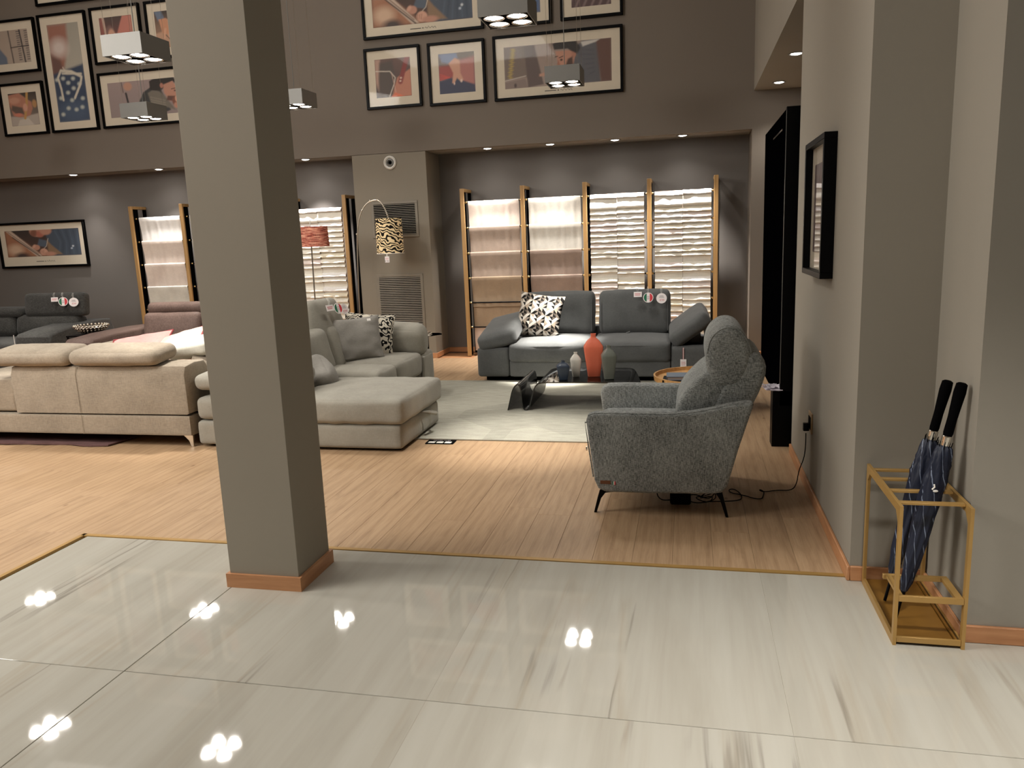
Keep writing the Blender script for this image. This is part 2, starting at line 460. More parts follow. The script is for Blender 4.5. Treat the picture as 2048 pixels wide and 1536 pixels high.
struct('wall_left', B((-13, -12.8, -6, YW, 0, 6.2)), M['wall'])
struct('ceiling', B((-13, 4.6, -6, 10.45, 6.2, 6.35)), M['ceil'])
def base(name, x0, x1, y0, y1, h=.068):
    struct(name, box(bmesh.new(), x0, x1, y0, y1, 0, h, .003, 1), M['base_wood'])
base('baseboard_right', .686, .70, 3.446, 5.5)
base('baseboard_notch', .70, .998, 3.446, 3.46)
base('baseboard_corner', .986, 1.0, 2.956, 3.46)
base('baseboard_front', 1.0, 4.5, 2.956, 2.97)
base('baseboard_back', .72, 1.35, YW-.014, YW)
base('baseboard_alcove', -3.256, .72, 10.336, 10.35)
base('baseboard_recess', -12.8, -4.29, 10.186, 10.20)
base('baseboard_pier', -4.29, -3.256, YW-.010, YW+.004)
base('baseboard_pier_side', -3.27, -3.256, YW+.004, 10.336)
# foreground column
colm = struct('column', box(bmesh.new(), -2.076, -1.726, 3.016, 3.326, 0, 6.2, .002, 1), M['colpaint'])
bm = bmesh.new()
for b in ((-2.09, -1.712, 3.002, 3.016), (-2.09, -1.712, 3.326, 3.34), (-2.09, -2.076, 3.016, 3.326), (-1.726, -1.712, 3.016, 3.326)): box(bm, *b, 0, .066)
part('baseboard', bm, M['base_wood'], colm)

# ------------------------------------------------------------------ air grilles and nozzle on the pier
def grille(x0, x1, z0, z1, n, label, dark):
    y = YW+.004
    t = thing('air_grille', label, 'vent', ((x0+x1)/2, y, z0), 0, 'air grilles on the pier')
    fw = .035
    bm = bmesh.new()
    for b in ((x0, x1, z0, z0+fw), (x0, x1, z1-fw, z1), (x0, x0+fw, z0+fw, z1-fw), (x1-fw, x1, z0+fw, z1-fw)):
        box(bm, b[0], b[1], y-.012, y, b[2], b[3], .002, 1)
    part('frame', bm, M['vent'], t)
    part('backing', B((x0+fw, x1-fw, y-.002, y, z0+fw, z1-fw)), M['blackmat'], t)
    h = (z1-z0-2*fw)/n
    bm = obox(bmesh.new(), (0, 0, 0), (x1-x0-2*fw, .006, h*(.30 if dark else .52)), (R(-12), 0, 0))
    sl = part('slat', bm, M['vent'], t, local=True)
    for k in range(n):
        s = sl if k == 0 else sl.copy()
        if k: COL.objects.link(s)
        s.location = (0, -.010, fw+h*(k+.5))
grille(-4.055, -3.415, 1.60, 2.065, 18, 'dark slatted air grille high on the pier behind the patterned arc lamp', True)
grille(-4.05, -3.40, .30, 1.125, 32, 'tall slatted air grille low on the pier behind the light grey sofa arm', False)
t = thing('air_nozzle', 'round white air nozzle at the top of the pier', 'vent', (-3.752, YW+.004, 2.55))
rot = Matrix.Rotation(PI/2, 4, 'X')
part('ring', lathe(bmesh.new(), [(.085, 0), (.085, .014), (.072, .026), (.056, .016), (.052, .004)], 32, mat=rot), M['plastic_white'], t, local=True)
part('inner_cone', lathe(bmesh.new(), [(.052, .002), (.050, .018), (.034, .024), (.026, .008), (.022, .004)], 32, mat=rot), M['grey_metal'], t, local=True)
part('bore', lathe(bmesh.new(), [(.0, .006), (.021, .006), (.021, .003)], 24, mat=rot), M['blackmat'], t, local=True)

# ------------------------------------------------------------------ pendants
def make_pendant():
    t = thing('pendant_lamp', 'grey square four-spot pendant lamp hanging over the coffee table, nearest the wide portrait picture', 'lamp', (0, 0, 0), 0, 'square four-spot pendants in a grid')
    s = .175; H = .155
    bm = bmesh.new()
    for b in ((-s, s, -s, -s+.006), (-s, s, s-.006, s), (-s, -s+.006, -s, s), (s-.006, s, -s, s)): box(bm, b[0], b[1], b[2], b[3], 0, H)
    box(bm, -s, s, -s, s, H-.005, H)
    part('housing', bm, M['grey_metal'], t, local=True)
    part('lamp_plate', B((-s+.006, s-.006, -s+.006, s-.006, .018, .022)), M['blackmat'], t, local=True)
    for i, (x, y) in enumerate(((-.082, -.082), (.082, -.082), (-.082, .082), (.082, .082))):
        b = lathe(bmesh.new(), [(.074, .018), (.074, .004), (.066, .004), (.062, .016)], 28)
        rg = part('spot_ring', b, M['chrome'], t, local=True); rg.location = (x, y, 0)
        gl = part('spot_lens', lathe(bmesh.new(), [(.0, .006), (.045, .006), (.062, .012), (.062, .017)], 28), M['lamp'], rg, local=True)
    bm = bmesh.new()
    for x in (-.15, .15):
        for y in (-.15, .15): tube(bm, [(x, y, H), (x, y, 3.16)], .0012, 4)
    part('suspension_wire', bm, M['silver'], t, local=True)
    part('power_cable', tube(bmesh.new(), [(0, 0, H), (0, 0, 3.16)], .004, 6), M['grey_metal'], t, local=True)
    return t
ZP = 3.04
pend = make_pendant(); pend.location = (-1.22, 8.22, ZP)
pend['label'] = 'square grey four-spot pendant hanging in front of the wide picture of a bearded man'
for (x, y, lab) in ((-1.24, 5.72, 'square grey four-spot pendant nearest the camera, cropped by the top edge, right of the column'),
                    (-4.2, 8.22, 'square grey four-spot pendant half hidden behind the right edge of the column'),
                    (-4.24, 5.72, 'large grey four-spot pendant left of the column before the pink hands picture'),
                    (-6.08, 8.2, 'small square grey four-spot pendant in front of the picture of a pensive man'),
                    (-6.13, 5.72, 'square grey four-spot pendant outside the left edge, mirrored in the tiles at lower left'),
                    (-8.6, 8.2, 'square grey four-spot pendant outside the left edge, mirrored in the tiles beside the oak floor')):
    copy_tree(pend, (x, y, ZP), label=lab)
for x, y, e in ((-1.22, 8.22, 1), (-1.24, 5.72, 1), (-4.2, 8.22, 1), (-4.24, 5.72, 1.1), (-6.08, 8.2, .9), (-6.13, 5.72, 1), (-8.6, 8.2, .8), (-8.6, 5.7, .8)):
    for dx in (-.082, .082):
        for dy in (-.082, .082): spot('pendant_spill', (x+dx, y+dy, ZP-.01), (x+dx, y+dy, 0), 14.5*e, 150, .9, .05)
    spot('pendant_beam', (x, y, ZP-.02), (x-(.22 if x == -1.22 else 0), y+(.10 if x == -1.22 else 0), 0), 2300 if x == -1.22 else 430 if x == -1.24 else 260*e, 25 if x == -1.22 else 38, .9, .08)
for x, y in ((-4.2, 3.2), (-6.6, 3.2)):  # added spots for an unseen nearer row, no pendants hang here
    spot('pendant_spill', (x, y, ZP), (x, y, 0), 110, 150, .9, .08)
spot('added_tile_beam', (.7, 1.2, 3.1), (.7, 1.7, 0), 400, 74, 1, .1)  # added spot brightening the front right tiles, no lamp modelled

# ------------------------------------------------------------------ recessed downlights
def make_down():
    t = thing('downlight', 'small recessed downlight', 'lamp', (0, 0, 0), 0, 'recessed downlights')
    part('trim_ring', lathe(bmesh.new(), [(.075, 0), (.075, -.004), (.058, -.006), (.052, 0)], 28), M['grey_metal'], t, local=True)
    part('lens', lathe(bmesh.new(), [(0, -.010), (.03, -.009), (.045, -.004), (.048, 0)], 24), M['lamp2'], t, local=True)
    return t
dl = make_down()
spots_al = [(-2.5, 9.99), (-1.69, 9.99), (-.88, 9.98), (-.07, 9.98)]
labs = ['first recessed downlight from the left above the right fabric racks', 'second recessed downlight from the left above the right fabric racks',
        'third recessed downlight from the left above the right fabric racks', 'rightmost recessed downlight above the right fabric racks']
for i, (x, y) in enumerate(spots_al):
    if i == 0: d = dl; d.location = (x, y, ZS-.001); d['label'] = labs[0]; d['group'] = 'downlights over the right racks'
    else: d = copy_tree(dl, (x, y, ZS-.001), label=labs[i])
for x, y, lab in ((-8.6, 9.88, 'recessed downlight above the low framed picture at far left'), (-7.2, 9.88, 'recessed downlight above the left fabric rack'),
                  (-4.97, 9.88, 'recessed downlight just right of the column above the red lampshade')):
    d = copy_tree(dl, (x, y, ZS-.001), label=lab); d['group'] = 'downlights over the left recess'
for x, y, lab in ((.955, 7.92, 'nearer downlight under the bulkhead beside the right wall'), (.96, 9.36, 'farther downlight under the bulkhead above the black cabinet')):
    d = copy_tree(dl, (x, y, 3.089), label=lab); d['group'] = 'downlights under the bulkhead'
    spot('bulkhead_beam', (x, y, 3.06), (x, y, 0), 30, 110, .7, .05)
for i, (x, y) in enumerate(spots_al):
    spot('alcove_beam', (x, 9.845, ZS-.03), (x, 9.98, 1.2), (230, 260, 480, 520)[i], 70, 1.0, .03, (1, .95, .90))
    spot('alcove_spill', (x, 9.93, ZS-.03), (x, 10.0, 1.2), (10, 11, 14, 16)[i], 126, 1.0, .03, (1, .95, .90))
for x in (-8.6, -7.2, -5.9, -4.93):
    spot('recess_beam', (x, 9.825, ZS-.03), (x, 9.90, 1.2), 60 if x == -8.6 else 190 if x != -4.93 else 480, 70, 1.0, .03, (1, .95, .92))
    spot('recess_spill', (x, 9.85, ZS-.03), (x, 9.95, 1.2), 8, 130, 1.0, .03, (1, .95, .92))

# ------------------------------------------------------------------ framed pictures: flat prints painted on a fine grid
class Art:
    def __init__(s, nx, ny, top, bot=None, asp=1.0):
        s.nx, s.ny = nx, ny; s.a = asp
        s.u, s.v = np.meshgrid((np.arange(nx+1))/nx, (np.arange(ny+1))/ny)
        a = np.array(srgb(top)); b = np.array(srgb(bot or top))
        s.c = a[None, None]*(1-s.v[..., None]) + b[None, None]*s.v[..., None]
    def _mix(s, d, col, soft, op=1):
        k = np.clip(.5-d/soft, 0, 1)[..., None]*op
        s.c = s.c*(1-k)+np.array(srgb(col))[None, None]*k
    def poly(s, pts, col, soft=.02, op=1):
        x, y = s.u*s.a, s.v; inside = np.zeros_like(x, bool); dm = np.full_like(x, 9.)
        n = len(pts)
        for i in range(n):
            (x0, y0), (x1, y1) = pts[i], pts[(i+1) % n]; x0 *= s.a; x1 *= s.a
            c = ((y0 > y) != (y1 > y)); 
            with np.errstate(divide='ignore', invalid='ignore'):
                xi = (x1-x0)*(y-y0)/((y1-y0) or 1e-9)+x0
            inside ^= c & (x < xi)
            dx, dy = x1-x0, y1-y0; L = dx*dx+dy*dy or 1e-9
            t = np.clip(((x-x0)*dx+(y-y0)*dy)/L, 0, 1)
            dm = np.minimum(dm, np.hypot(x-x0-t*dx, y-y0-t*dy))
        s._mix(np.where(inside, -dm, dm), col, soft, op); return s
    def ell(s, cx, cy, rx, ry, col, soft=.03, op=1, rot=0):
        x, y = (s.u-cx)*s.a, s.v-cy; c, n = math.cos(R(rot)), math.sin(R(rot)); x, y = x*c+y*n, -x*n+y*c
        d = (np.hypot(x/(rx*s.a), y/ry)-1)*min(rx*s.a, ry); s._mix(d, col, soft, op); return s
    def line(s, pts, w, col, soft=.015, op=1):
        x, y = s.u*s.a, s.v; dm = np.full_like(x, 9.)
        for (x0, y0), (x1, y1) in zip(pts, pts[1:]):
            x0, x1 = x0*s.a, x1*s.a
            dx, dy = x1-x0, y1-y0; L = dx*dx+dy*dy or 1e-9
            t = np.clip(((x-x0)*dx+(y-y0)*dy)/L, 0, 1); dm = np.minimum(dm, np.hypot(x-x0-t*dx, y-y0-t*dy))
        s._mix(dm-w/2, col, soft, op); return s
def art_mesh(art, x0, x1, z0, z1, name='print'):
    me = bpy.data.meshes.new(name); nx, ny = art.nx, art.ny
    vx = x0+(x1-x0)*art.u; vz = z1-(z1-z0)*art.v
    co = np.stack([vx, np.zeros_like(vx), vz], -1).reshape(-1, 3)
    idx = np.arange((nx+1)*(ny+1)).reshape(ny+1, nx+1)
    f = np.stack([idx[1:, :-1], idx[1:, 1:], idx[:-1, 1:], idx[:-1, :-1]], -1).reshape(-1, 4)
    me.from_pydata(co.tolist(), [], f.tolist())
    ca = me.color_attributes.new('paint', 'FLOAT_COLOR', 'POINT')
    c4 = np.concatenate([art.c.reshape(-1, 3), np.ones((len(co), 1))], 1).astype('f')
    ca.data.foreach_set('color', c4.ravel())
    me.materials.append(M['print']); return me
t = NT('printed_photo'); at = t.n('ShaderNodeAttribute', attribute_name='paint')
nz = t.noise(t.coord(), 160, 2)
M['print'] = t.set(t.mix(.10, at.outputs['Color'], t.ramp(nz, [(.3, (.0, .0, .0)), (.7, (.5, .48, .45))])), .5, 0, .3)
SK, SK2, SKD = (206, 150, 126), (226, 172, 146), (140, 88, 68)
def a_artist():
    a = Art(128, 56, (52, 40, 38), (96, 66, 54), 2.2)
    a.poly([(0, 0), (.0, 1), (.5, 1), (.06, 0)], (176, 120, 88), .12).ell(.12, .72, .10, .2, (226, 190, 160), .2).ell(.2, .97, .09, .12, (70, 54, 50), .12)
    a.poly([(.02, .02), (.09, 0), (.47, .98), (.40, 1)], (214, 190, 170), .03).line([(.10, .25), (.44, 1)], .03, (70, 46, 38), .02).line([(.05, .05), (.42, .9)], .02, (120, 86, 70))
    a.poly([(.55, .1), (.70, 0), (1, 0), (1, 1), (.62, 1), (.58, .6)], (74, 86, 102), .05)
    for i in range(7): a.line([(.68+.05*i, .05), (.74+.04*i, .5), (.70+.05*i, .95)], .02, (40, 56, 78) if i % 2 else (92, 112, 136), .05, .6)
    a.ell(.46, .02, .12, .24, SK, .05, 1, -20).ell(.40, .12, .05, .12, SKD, .05).ell(.48, .16, .05, .12, (190, 112, 92), .06).ell(.56, .04, .08, .16, SK, .06)
    a.poly([(.46, .34), (.56, .42), (.54, .66), (.42, .6)], (88, 100, 116), .04)
    a.ell(.41, .66, .045, .1, SK, .03).ell(.375, .62, .02, .08, SK2, .03, 1, 30)
    a.poly([(.56, .4), (.62, .6), (.75, .95), (.56, .95)], (150, 120, 92), .05)
    a.line([(.58, .34), (.545, .62), (.47, .8)], .018, (210, 196, 180)).ell(.50, .84, .055, .13, SK2, .03).ell(.58, .92, .08, .08, SK, .05)
    for i in range(3): a.line([(.46+.02*i, .78), (.45+.02*i, .9)], .012, SKD, .02, .7)
    a.ell(.90, .66, .012, .03, (230, 235, 240), .03).ell(.88, .74, .012, .03, (200, 210, 225), .03)
    return a
def a_bearded():
    a = Art(128, 56, (168, 148, 136), (178, 158, 146), 2.2)
    a.poly([(0, 0), (.2, 0), (.22, .75), (0, .8)], (134, 118, 108), .05)
    for i in range(16): a.ell(.085-.0025*i+.008*(i % 2), .06+.045*i, .018, .013, (214, 184, 92), .02)
    a.poly([(.19, 0), (.29, 0), (.37, .95), (.22, 1)], (110, 94, 90), .03).line([(0, .8), (.2, .72)], .02, (220, 206, 192)).poly([(0, .84), (.2, .78), (.22, 1), (0, 1)], (150, 132, 124), .03).ell(.1, .93, .012, .05, (90, 76, 72), .02)
    a.poly([(.66, .15), (.74, 0), (.88, 0), (.9, 1), (.66, 1), (.62, .6)], (102, 102, 108), .04)
    a.poly([(.86, 0), (1, 0), (1, 1), (.9, 1)], (112, 80, 70), .05).poly([(.72, .03), (.9, 0), (.86, .06), (.74, .14)], (224, 218, 210), .03)
    for i in range(6): a.line([(.70+.02*i, .2+.12*i), (.84, .25+.1*i)], .015, (70, 72, 80), .04, .6)
    a.poly([(.485, .2), (.52, .62), (.58, .74), (.64, .66), (.68, .2)], SK, .03).ell(.655, .3, .022, .08, (196, 136, 112), .02)
    a.poly([(.46, .02), (.54, -.05), (.68, .0), (.72, .16), (.69, .3), (.63, .22), (.6, .16), (.475, .16)], (50, 44, 42), .03)
    a.poly([(.60, .4), (.645, .35), (.65, .6), (.60, .7), (.55, .76), (.53, .66), (.57, .6)], (86, 62, 52), .04)
    a.line([(.485, .33), (.505, .32)], .02, (60, 44, 38)).line([(.52, .36), (.555, .33)], .02, (60, 44, 38)).ell(.54, .41, .012, .025, (50, 40, 36), .02).poly([(.51, .38), (.50, .52), (.53, .55)], (176, 116, 94), .02).line([(.53, .63), (.555, .62)], .02, (150, 84, 72))
    a.poly([(.33, .7), (.41, .66), (.42, .76), (.33, .76)], (206, 160, 138), .02)
    return a
def a_pensive():
    a = Art(128, 56, (172, 152, 148), (160, 144, 140), 2.2)
    a.ell(.24, .14, .05, .12, (206, 156, 132), .05).line([(.17, 0), (.18, .3)], .02, (96, 78, 72)).line([(.21, .33), (.23, .7)], .05, (44, 42, 44), .02)
    a.poly([(.32, .75), (.42, .34), (.52, .2), (.62, .25), (.72, .9), (.6, 1.0), (.3, 1)], (66, 66, 66), .03)
    a.poly([(.47, .38), (.56, .26), (.66, .48), (.78, .92), (.66, .8), (.5, .75)], (128, 120, 108), .04)
    for i in range(4): a.line([(.5, .5+.07*i), (.66, .62+.07*i)], .02, (168, 158, 142), .04, .7)
    a.poly([(.5, .3), (.5, .05), (.56, -.02), (.78, -.02), (.86, .22), (.83, .24), (.77, .1), (.7, .2), (.62, .35)], (48, 42, 40), .03)
    a.poly([(.66, .18), (.77, .1), (.82, .28), (.83, .48), (.80, .62), (.72, .66), (.66, .4)], SK, .03).ell(.64, .2, .02, .07, (196, 132, 112), .02)
    a.line([(.75, .32), (.81, .3)], .02, (60, 44, 40)).ell(.79, .37, .012, .02, (56, 42, 40), .02).poly([(.70, .5), (.79, .52), (.76, .66), (.68, .62)], (110, 76, 66), .03)
    a.ell(.78, .66, .035, .13, SKD, .03).ell(.80, .6, .02, .09, SK2, .02).ell(.79, .78, .03, .08, SK, .03)
    a.line([(.90, 0), (.94, .9)], .06, (60, 46, 44), .02)
    return a
def a_hand_strap():
    a = Art(56, 60, (120, 92, 84), (70, 60, 58), .93)
    a.poly([(0, 0), (.16, 0), (.1, .5), (.12, 1), (0, .6)], (196, 158, 140), .06).poly([(.62, .5), (1, .3), (1, 1), (.42, 1)], (206, 138, 112), .04)
    a.poly([(.14, .1), (.5, .05), (.55, .4), (.45, 1), (.05, 1)], (92, 80, 74), .08)
    a.line([(.92, 0), (.7, .62)], .12, (150, 66, 62), .04).ell(.72, .52, .03, .025, (232, 200, 180), .02).ell(.70, .60, .03, .025, (232, 200, 180), .02)
    a.line([(.02, .3), (.42, .33), (.56, .5), (.52, .66), (.36, 1)], .02, (240, 226, 208), .02).line([(.46, .36), (.56, .9)], .012, (230, 190, 170)).poly([(.42, 1), (.54, .88), (.8, 1)], (240, 130, 96), .03)
    return a
def a_hand_fabric():
    a = Art(56, 60, (130, 118, 108), (96, 96, 110), .93)
    a.poly([(.5, .2), (1, .12), (1, .9), (.6, .7)], (196, 130, 122), .1).poly([(0, .3), (.4, .3), (.5, .6), (0, .65)], (178, 92, 88), .08)
    for i in range(4): a.line([(.02, .5+.05*i), (.3, .6)], .02, (220, 96, 86), .02)
    a.poly([(0, .7), (.3, .62), (.6, .68), (1, .82), (1, 1), (0, 1)], (70, 74, 98), .05).poly([(0, 0), (.5, 0), (.54, .12), (.3, .25), (.1, .2)], (134, 150, 186), .06)
    a.poly([(.28, .25), (.46, .12), (.6, .2), (.6, .5), (.68, .68), (.6, .72), (.5, .62), (.42, .76), (.36, .74), (.40, .5)], SK2, .03).ell(.62, .7, .03, .04, (250, 220, 205), .02).ell(.42, .76, .02, .03, (250, 220, 205), .02)
    return a
def a_hands_pink():
    a = Art(56, 60, (84, 70, 66), (150, 92, 86), .93)
    a.poly([(0, 0), (.12, 0), (.2, 1), (0, 1)], (160, 100, 92), .04).line([(.12, 0), (.17, .6)], .06, (224, 190, 170))
    a.poly([(.72, 0), (1, 0), (1, .5), (.86, .75), (.5, .7), (.5, .5)], (214, 138, 122), .04).ell(.3, .4, .12, .16, (140, 108, 102), .05).ell(.34, .55, .12, .22, SK2, .04)
    for i in range(5): a.line([(.48+.09*i, .5), (.42+.11*i, 1)], .08, (228, 150, 132) if i % 2 else (196, 112, 98), .03)
    return a
def a_hand_thread():
    a = Art(56, 60, (70, 62, 58), (196, 152, 122), .93)
    a.poly([(0, .6), (1, .4), (1, 1), (0, 1)], (206, 164, 136), .05).poly([(0, 0), (.22, 0), (.3, .2), (.1, .26)], (120, 134, 156), .04)
    a.poly([(.12, .22), (.34, .2), (.6, .35), (.95, .34), (1, .5), (.7, .62), (.4, .66), (.2, .6)], (222, 160, 124), .03)
    for i in range(4): a.line([(.3+.15*i, .5), (.24+.15*i, .74)], .06, (232, 178, 146), .03)
    a.line([(.3, .66), (.6, 1)], .02, (70, 50, 40)); return a
def a_pencil():
    a = Art(56, 60, (70, 60, 52), (150, 136, 124), .93)
    a.poly([(0, .7), (.5, .72), (1, .66), (1, 1), (0, 1)], (196, 184, 172), .05).poly([(.3, .82), (.62, .78), (.8, 1), (.2, 1)], (220, 210, 196), .03)
    a.poly([(0, .05), (.4, .0), (.66, .2), (.8, .3), (.82, .5), (.7, .7), (.5, .75), (.3, .74), (.1, .68), (0, .3)], (196, 136, 112), .04)
    a.poly([(.1, .36), (.45, .45), (.5, .66), (.2, .62), (.05, .5)], (110, 92, 82), .05).ell(.28, .66, .14, .05, (224, 140, 116), .03).ell(.2, .22, .2, .1, (214, 160, 134), .05)
    a.line([(.68, 0), (.62, .38), (.5, .78)], .075, (206, 160, 96), .02).ell(.9, .36, .08, .12, (196, 150, 100), .04).ell(.56, .45, .08, .12, (226, 170, 146), .03); return a
def a_needle():
    a = Art(52, 110, (176, 170, 156), (206, 198, 182), .45)
    a.poly([(0, 0), (.62, 0), (.6, .2), (.42, .42), (.3, .5), (0, .52)], (170, 116, 98), .05).ell(.3, .24, .26, .09, (230, 214, 204), .1).poly([(0, .3), (.3, .36), (.4, .5), (0, .54)], (120, 86, 78), .05)
    a.poly([(0, .5), (1, .42), (1, 1), (0, 1)], (58, 74, 100), .03).ell(.5, .9, .5, .12, (80, 98, 124), .1)
    for (x, y) in ((.1, .56), (.3, .55), (.62, .56), (.45, .60), (.8, .62), (.6, .66), (.4, .7), (.15, .75), (.5, .78), (.85, .77), (.35, .86), (.6, .88), (.15, .92), (.8, .86)):
        a.ell(x, y, .06, .018, (206, 210, 200), .02)
    a.line([(.34, .44), (.44, .5)], .012, (240, 220, 200)).line([(.22, .77), (.2, .66), (.14, .54), (.26, .47), (.6, .49), (.9, .55), (.84, .62), (.6, .76)], .028, (226, 218, 200), .012).line([(.3, .5), (.9, .52)], .02, (226, 218, 200), .012); return a
def a_window():
    a = Art(128, 56, (186, 168, 152), (190, 174, 158), 2.2)
    a.poly([(.25, 1), (.3, .6), (.45, .45), (.62, .5), (.70, .8), (.70, 1)], (112, 124, 142), .04).ell(.5, .2, .12, .26, (206, 158, 132), .04).poly([(.42, .2), (.44, -.02), (.60, -.02), (.62, .3), (.58, .2)], (96, 82, 72), .04)
    a.line([(.76, 0), (.78, 1)], .03, (90, 80, 76)).line([(.90, 0), (.93, 1)], .035, (50, 46, 50)).line([(.77, .52), (1, .5)], .03, (60, 54, 54))
    for i in range(14):
        for x in (.86, .96): a.line([(x, .06+.065*i), (x+.03, .06+.065*i)], .022, (80, 74, 78), .01)
    return a
def a_stripes():
    a = Art(56, 60, (120, 100, 100), (96, 74, 74), .93)
    for i in range(6): a.line([(-.1+.2*i, 1.0), (.4+.2*i, 0)], .04, (164, 140, 138), .05, .8)
    return a
def a_portrait():
    a = Art(52, 110, (196, 180, 160), (150, 140, 130), .45)
    a.poly([(0, .55), (.6, .5), (1, .9), (1, 1), (0, 1)], (90, 112, 150), .05).ell(.45, .3, .25, .12, SK, .04).ell(.45, .22, .27, .09, (50, 44, 42), .04); return a
def picture(x0, x1, z0, z1, art, label, T=None, m=.135, bot=None, depth=.04, caption=False, group='framed craft photographs on the upper wall', y=YW, sc=1.0):
    """frame, mat, print, glass built in a local XZ plane facing -Y"""
    cx = (x0+x1)/2; w, h = x1-x0, z1-z0
    t = thing('framed_picture', label, 'picture', (cx, y, z0), 0, group); fw = .032
    bm = bmesh.new()
    for b in ((-w/2, w/2, 0, fw), (-w/2, w/2, h-fw, h), (-w/2, -w/2+fw, fw, h-fw), (w/2-fw, w/2, fw, h-fw)):
        box(bm, b[0], b[1], -depth, -.0, b[2], b[3], .003, 1)
    part('frame', bm, M['black'], t, local=True)
    part('mat_board', B((-w/2+fw, w/2-fw, -.016, -.008, fw, h-fw)), M['cream'], t, local=True)
    bt = bot if bot else m
    me = art_mesh(art, -w/2+m, w/2-m, bt, h-m)
    o = bpy.data.objects.new('print', me); COL.objects.link(o); o.parent = t; o.location = (0, -.0165, 0)
    if caption:
        bm = bmesh.new(); z = fw+(bt-fw)*.45
        box(bm, -.16, -.02, -.0168, -.016, z-.004, z+.004)
        obox(bm, (0.005, -.0164, z), (.014, .0008, .012), (0, .6, 0))
        pts = [(.03+.012*i, -.0166, z+.012*math.sin(i*1.9)*(1.6 if i % 4 == 0 else .8)) for i in range(13)]
        tube(bm, pts, .0022, 4)
        part('caption', bm, M['ink'], t, local=True)
    part('glass', B((-w/2+fw, w/2-fw, -.0245, -.0235, fw, h-fw)), M['glass'], t, local=True)
    return t
UP = 'framed craft photographs on the upper wall'
picture(-4.0, -3.26, 3.21, 3.94, a_hand_strap(), 'framed print of thread and a red leather strap, right of the column')
picture(-3.16, -2.43, 3.195, 3.935, a_hand_fabric(), 'square framed print of a single hand pressing red and blue cloth')
picture(-2.325, -.755, 3.19, 3.94, a_bearded(), 'wide framed print of a bearded man leaning in from the right', caption=True)
picture(-3.985, -2.425, 4.045, 4.79, a_artist(), 'large framed print of a man drawing, cut by the top edge', caption=True)
picture(-2.30, -1.59, 4.03, 5.58, a_portrait(), 'upright framed print mostly hidden by the nearest pendant at the top edge')
picture(-1.485, -.75, 4.04, 4.78, a_stripes(), 'framed print of dark striped cloth at the top edge, rightmost of the upper row')
picture(-8.75, -7.98, 3.24, 4.79, a_needle(), 'tall framed print of a needle and white thread on dotted blue cloth')
picture(-7.91, -7.14, 4.075, 4.80, a_hands_pink(), 'framed print of pink-toned hands directly behind the large left pendant')
picture(-7.06, -6.30, 4.075, 4.80, a_hand_thread(), 'framed print of a hand on tan leather, cut by the left edge of the column')
picture(-7.91, -6.33, 3.24, 3.965, a_pensive(), 'wide framed print of a pensive man with his hand on his mouth', caption=True)
picture(-9.55, -8.81, 3.24, 3.95, a_pencil(), 'small framed print of a hand holding a pencil, at the left edge')
picture(-10.39, -8.805, 4.075, 4.78, a_window(), 'framed print of a person beside a gridded window, cut by the left edge')
picture(-8.73, -7.14, 4.90, 5.65, a_artist(), 'wide framed picture at the top left edge of which only the lower corner shows')
picture(-10.36, -8.79, 1.37, 2.055, a_artist(), 'wide framed print of a man drawing, hung low above the charcoal sofa', y=10.20, bot=.17, m=.12, caption=True, group='low pictures', depth=.045)
# picture on the right wall, facing -X
def pic_right():
    a = a_stripes(); w, h = .63, .705
    t = thing('framed_picture', 'black deep-framed picture seen edge-on on the near right wall', 'picture', (.70, 4.455, 1.283), R(-90), 'low pictures')
    fw = .03; d = .062
    bm = bmesh.new()
    for b in ((-w/2, w/2, 0, fw), (-w/2, w/2, h-fw, h), (-w/2, -w/2+fw, fw, h-fw), (w/2-fw, w/2, fw, h-fw)): box(bm, b[0], b[1], -d, 0, b[2], b[3], .002, 1)
    part('frame', bm, M['black'], t, local=True)
    part('mat_board', B((-w/2+fw, w/2-fw, -.024, -.012, fw, h-fw)), M['cream'], t, local=True)
    me = art_mesh(a, -w/2+.12, w/2-.12, .12, h-.12); o = bpy.data.objects.new('print', me); COL.objects.link(o); o.parent = t; o.location = (0, -.0245, 0)
    part('glass', B((-w/2+fw, w/2-fw, -.032, -.031, fw, h-fw)), M['glass'], t, local=True)
pic_right()

# ------------------------------------------------------------------ fabric racks
def rack(name_label, x0, n, pitch, y0, yb, bare=()):
    t = thing('fabric_rack', name_label, 'rack', (x0+n*pitch/2, y0, 0), 0, 'wooden fabric display racks')
    H = 2.185; first = None
    for i in range(n+1):
        x = x0+i*pitch
        p = part('post', box(bmesh.new(), x-.026, x+.026, y0, y0+.028, 0, H, .002, 1), M['rack_wood'], t)
        part('top_bar', box(bmesh.new(), x-.026, x+.026, y0+.0285, yb, H-.04, H, .002, 1), M['rack_wood'], t)
        part('side_panel', B((x-.012, x+.012, y0+.029, y0+.15, 0, H-.041)), M['blackmat'], t)
        part('rear_post', B((x-.02, x+.02, yb-.03, yb, 0, H-.041)), M['blackmat'], t)
    for b in range(n):
        for k, z in enumerate((2.01, 1.682, 1.355, 1.030, .707, .38)):
            xa, xb = x0+b*pitch+.013, x0+(b+1)*pitch-.013
            rd = part('rod', tube(bmesh.new(), [(xa, y0+.075, z), (xb, y0+.075, z)], .009, 10), M['black'], t)
            for xx in (xa+.017, xb-.017):
                part('knob', lathe(bmesh.new(), [(.0, -.017), (.011, -.017), (.015, -.006), (.015, .006), (.011, .017), (0, .017)], 12, (xx, y0+.075, z), Matrix.Rotation(PI/2, 4, 'Y')), M['brass'], rd)
    return t
rack('long wooden fabric rack in the alcove behind the charcoal two-seat sofa', -2.86, 4, .797, 9.955, 10.34)
rack('wooden fabric rack in the left recess, half hidden by the column', -7.74, 4, .818, 9.87, 10.19)
